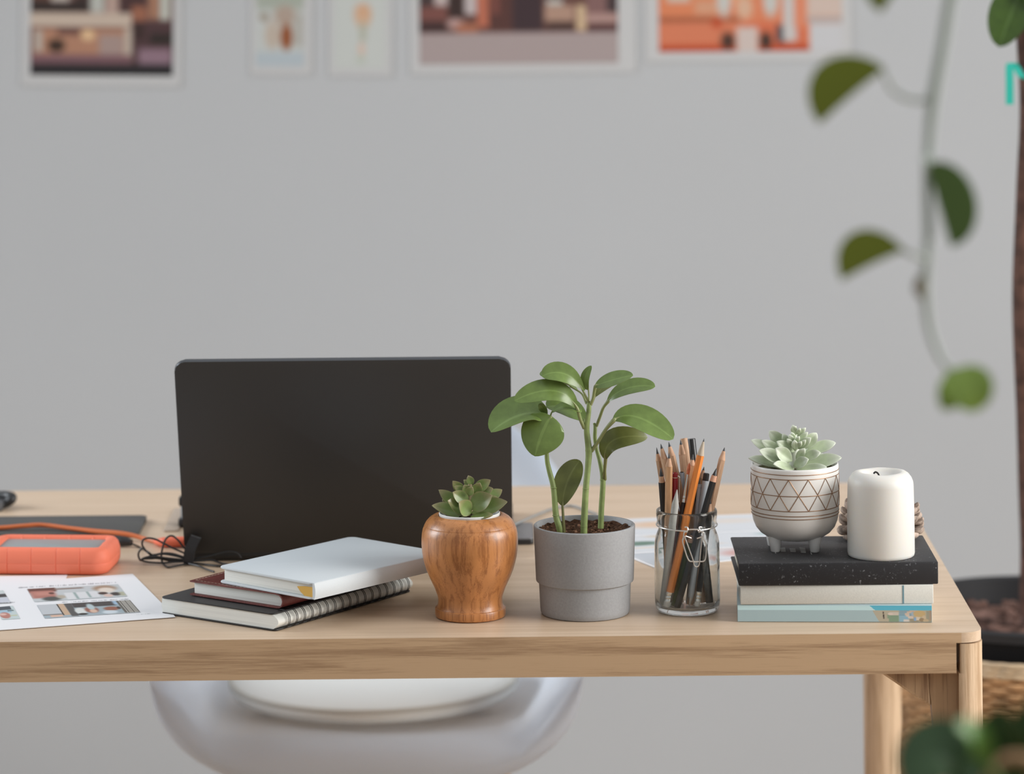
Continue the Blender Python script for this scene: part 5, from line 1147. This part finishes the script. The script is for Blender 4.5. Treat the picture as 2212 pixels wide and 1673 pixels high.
def half_leaf(b, t, bulge, hw, e, m, kind='heart', d=-.012):
    """a leaf folded along its midrib: one half faces the lens side-on towards 'bulge', the other turns along e"""
    B, Tp = V(*b, d), V(*t, d); ax = (Tp - B).normalized(); p = Vector((bulge[0], 0, -bulge[1])); p = (p - ax * p.dot(ax)).normalized(); e = Vector(e)
    N = (p + e).normalized(); bm = bmesh.new()
    leaf(bm, B, Tp, (B + Tp) / 2 + p * .002, N, hw * vs, kind, R(45), 0, .0008, 18, 10); finish(bm, 'leaf', m, vn, og, angle=80)
half_leaf((1912, 148), (1770, 268), (-1, -1), 92, (0, 1, -.12), VL, 'oval')
half_leaf((1952, 541), (1818, 606), (-.5, -1), 78, (0, 1, -.10), VL, 'oval')
half_leaf((1965, -50), (1903, 27), (-.8, -.5), 72, (0, 1, .2), VL, 'oval')
half_leaf((2003, 352), (2056, 534), (1, -.4), 76, (0, 1, 0), VD, 'round')
bm = bmesh.new(); leaf(bm, V(2060, 800, -.008), V(2120, 884, -.024), V(2096, 828, -.03), (-.1, -.8, .6), 52 * vs, 'round', .05, .05, .0008, 18, 10); finish(bm, 'leaf', VB, vn, og, angle=80)
bm = bmesh.new(); leaf(bm, V(2085, 800, -.004), V(2046, 888, -.018), V(2050, 838, -.022), (.1, -.85, .5), 30 * vs, 'round', .05, .05, .0008, 14, 8); finish(bm, 'leaf', VB, vn, og, angle=80)
hz_ = V(2100, -1100)
bm = bmesh.new(); cx_, cy_ = hz_.x + .075, vy; lathe(bm, [(0, 0), (.05, 0), (.07, .03), (.082, .10), (.084, .115), (.080, .117), (.077, .110), (.066, .05), (0, .045)], 40, (cx_ - og[0], cy_ - og[1], hz_.z - og[2] - .07))
finish(bm, 'planter', mat('planter_grey', (.5, .5, .49), .6), vn, angle=50)
bm = bmesh.new()
for k in range(3):
    a_ = 2.1 * k + .4; tube(bm, [(cx_ + .082 * math.cos(a_), cy_ + .082 * math.sin(a_), hz_.z + .04), (cx_, cy_, hz_.z + .42)], .0012, 6)
tube(bm, [(cx_, cy_, hz_.z + .42), (cx_, cy_, 2.7)], .0016, 6); finish(bm, 'cord', mat('hemp', (.5, .42, .3), .9), vn, og)

# ================================================================== FOREGROUND PLANT (bottom right, near the camera)
fy_ = CAM.y + 1.93; fs = 1.93 / F
def W2(px, py, d=0): return Uy(px, py, fy_ + d)
pc = W2(2290, 1760); zb_ = pc.z - .15
st = thing('plant_stand', 'wooden plant stand below the frame carrying the dark leafy plant', 'plant stand', (pc.x, fy_, 0))
bm = bmesh.new(); lathe(bm, [(0, zb_ - .02), (.125, zb_ - .02), (.13, zb_ - .016), (.13, zb_ - .004), (.126, zb_), (0, zb_)], 48); finish(bm, 'top', OAK, st, angle=50)
for k in range(3):
    a_ = 2.1 * k + .5; bm = bmesh.new(); tube(bm, [(.09 * math.cos(a_), .09 * math.sin(a_), zb_ - .018), (.15 * math.cos(a_), .15 * math.sin(a_), 0)], [.014, .010], 12); finish(bm, 'leg', OAKL, st)
fp = thing('leafy_plant', 'dark green broad-leaved plant blurred in the bottom right corner', 'potted plant', (pc.x, fy_, zb_)); og = tuple(fp.location)
bm = bmesh.new(); lathe(bm, [(0, .0005), (.075, 0), (.078, .003), (.090, .135), (.090, .148), (.0865, .150), (.083, .146), (.080, .12), (0, .12)], 48); finish(bm, 'pot', mat('rattan_pot', (.42, .22, .10), .7, var=.3, vscale=80), fp, angle=50)
bm = bmesh.new(); P = spline([W2(2120, 1690, -.03), W2(2150, 1655, -.03), W2(2186, 1638, -.03), W2(2230, 1648, -.03), W2(2270, 1690, -.02)], 6); tube(bm, P, .0032, 10); finish(bm, 'dry_stem', mat('dry_stem', (.46, .27, .14), .7), fp, og)
FL = leaf_mat('dark_leaf', (.048, .105, .036), (.06, .12, .05), rough=.4, vein=.2, trl=.15); FB = leaf_mat('dark_leaf_light', (.12, .27, .045), (.10, .22, .05), rough=.4, vein=.2, trl=.15)
for b, t, cb, hw_, N, m, d in (((2150, 1790), (1960, 1700), (2050, 1540), 88, (-.35, -.75, .6), FL, 0), ((2190, 1800), (2080, 1572), (2110, 1640), 46, (-.4, -.7, .6), FL, .02), ((2135, 1660), (2066, 1572), (2118, 1572), 30, (-.2, -.75, .6), FB, -.06),
    ((2230, 1780), (2165, 1530), (2160, 1640), 70, (-.3, -.9, .2), FL, .015), ((2260, 1780), (2260, 1500), (2230, 1600), 75, (.0, -.95, .3), FL, .03), ((2180, 1790), (2100, 1700), (2120, 1640), 60, (-.2, -.9, .3), FL, -.02), ((2270, 1790), (2205, 1665), (2200, 1720), 40, (0, -.9, .4), FL, -.04), ((2300, 1790), (2420, 1600), (2360, 1660), 70, (.3, -.8, .5), FL, 0), ((2300, 1790), (2350, 1520), (2300, 1600), 70, (.2, .6, .6), FL, .06)):
    bm = bmesh.new(); leaf(bm, W2(*b, d), W2(*t, d - .02), W2(*cb, d - .01), N, hw_ * fs, 'oval', .1, .1, .0009, 16, 8)
    lay = bm.verts.layers.float_color['Col']; k0 = len(bm.verts); bm.verts.ensure_lookup_table()
    tube(bm, [W2(2290, 1790, 0) + Vector((0, 0, -.02)), W2(*b, d)], .0022, 8)
    bm.verts.ensure_lookup_table()
    for v in list(bm.verts)[k0:]: v[lay] = (.5, .02, 0, 1)
    finish(bm, 'leaf', m, fp, og, angle=80)

# ------------------------------------------------------------------ pieces that sit on a part become that part's sub-parts
SUB = {'screen': 'lid', 'keyboard': 'base', 'clip': 'cap', 'ring': 'cap', 'cap_end': 'cap', 'bristles': 'ferrule', 'eraser': 'ferrule', 'picture': ('paper', 'page'), 'caption_lettering': 'page',
       'spine_print': 'cover', 'blue_line': 'cover', 'cover_lettering': 'cover', 'stitching': 'cover', 'wick': 'wax', 'bark_chips': 'soil', 'plant_tag': 'trunk', 'node': 'stem', 'piping': 'pad', 'lead': 'point', 'bronze_pattern': 'pot'}
for o in list(bpy.data.objects):
    n_ = o.name.split('.')[0]
    if o.parent is None or o.parent.parent is not None: continue
    want = SUB.get(n_)
    if n_ == 'photo_print' and o.parent.name.startswith('printed_sheet'): want = 'page'
    if not want: continue
    want = want if isinstance(want, tuple) else (want,)
    for c in o.parent.children:
        if c.name.split('.')[0] in want and c is not o: o.parent = c; break
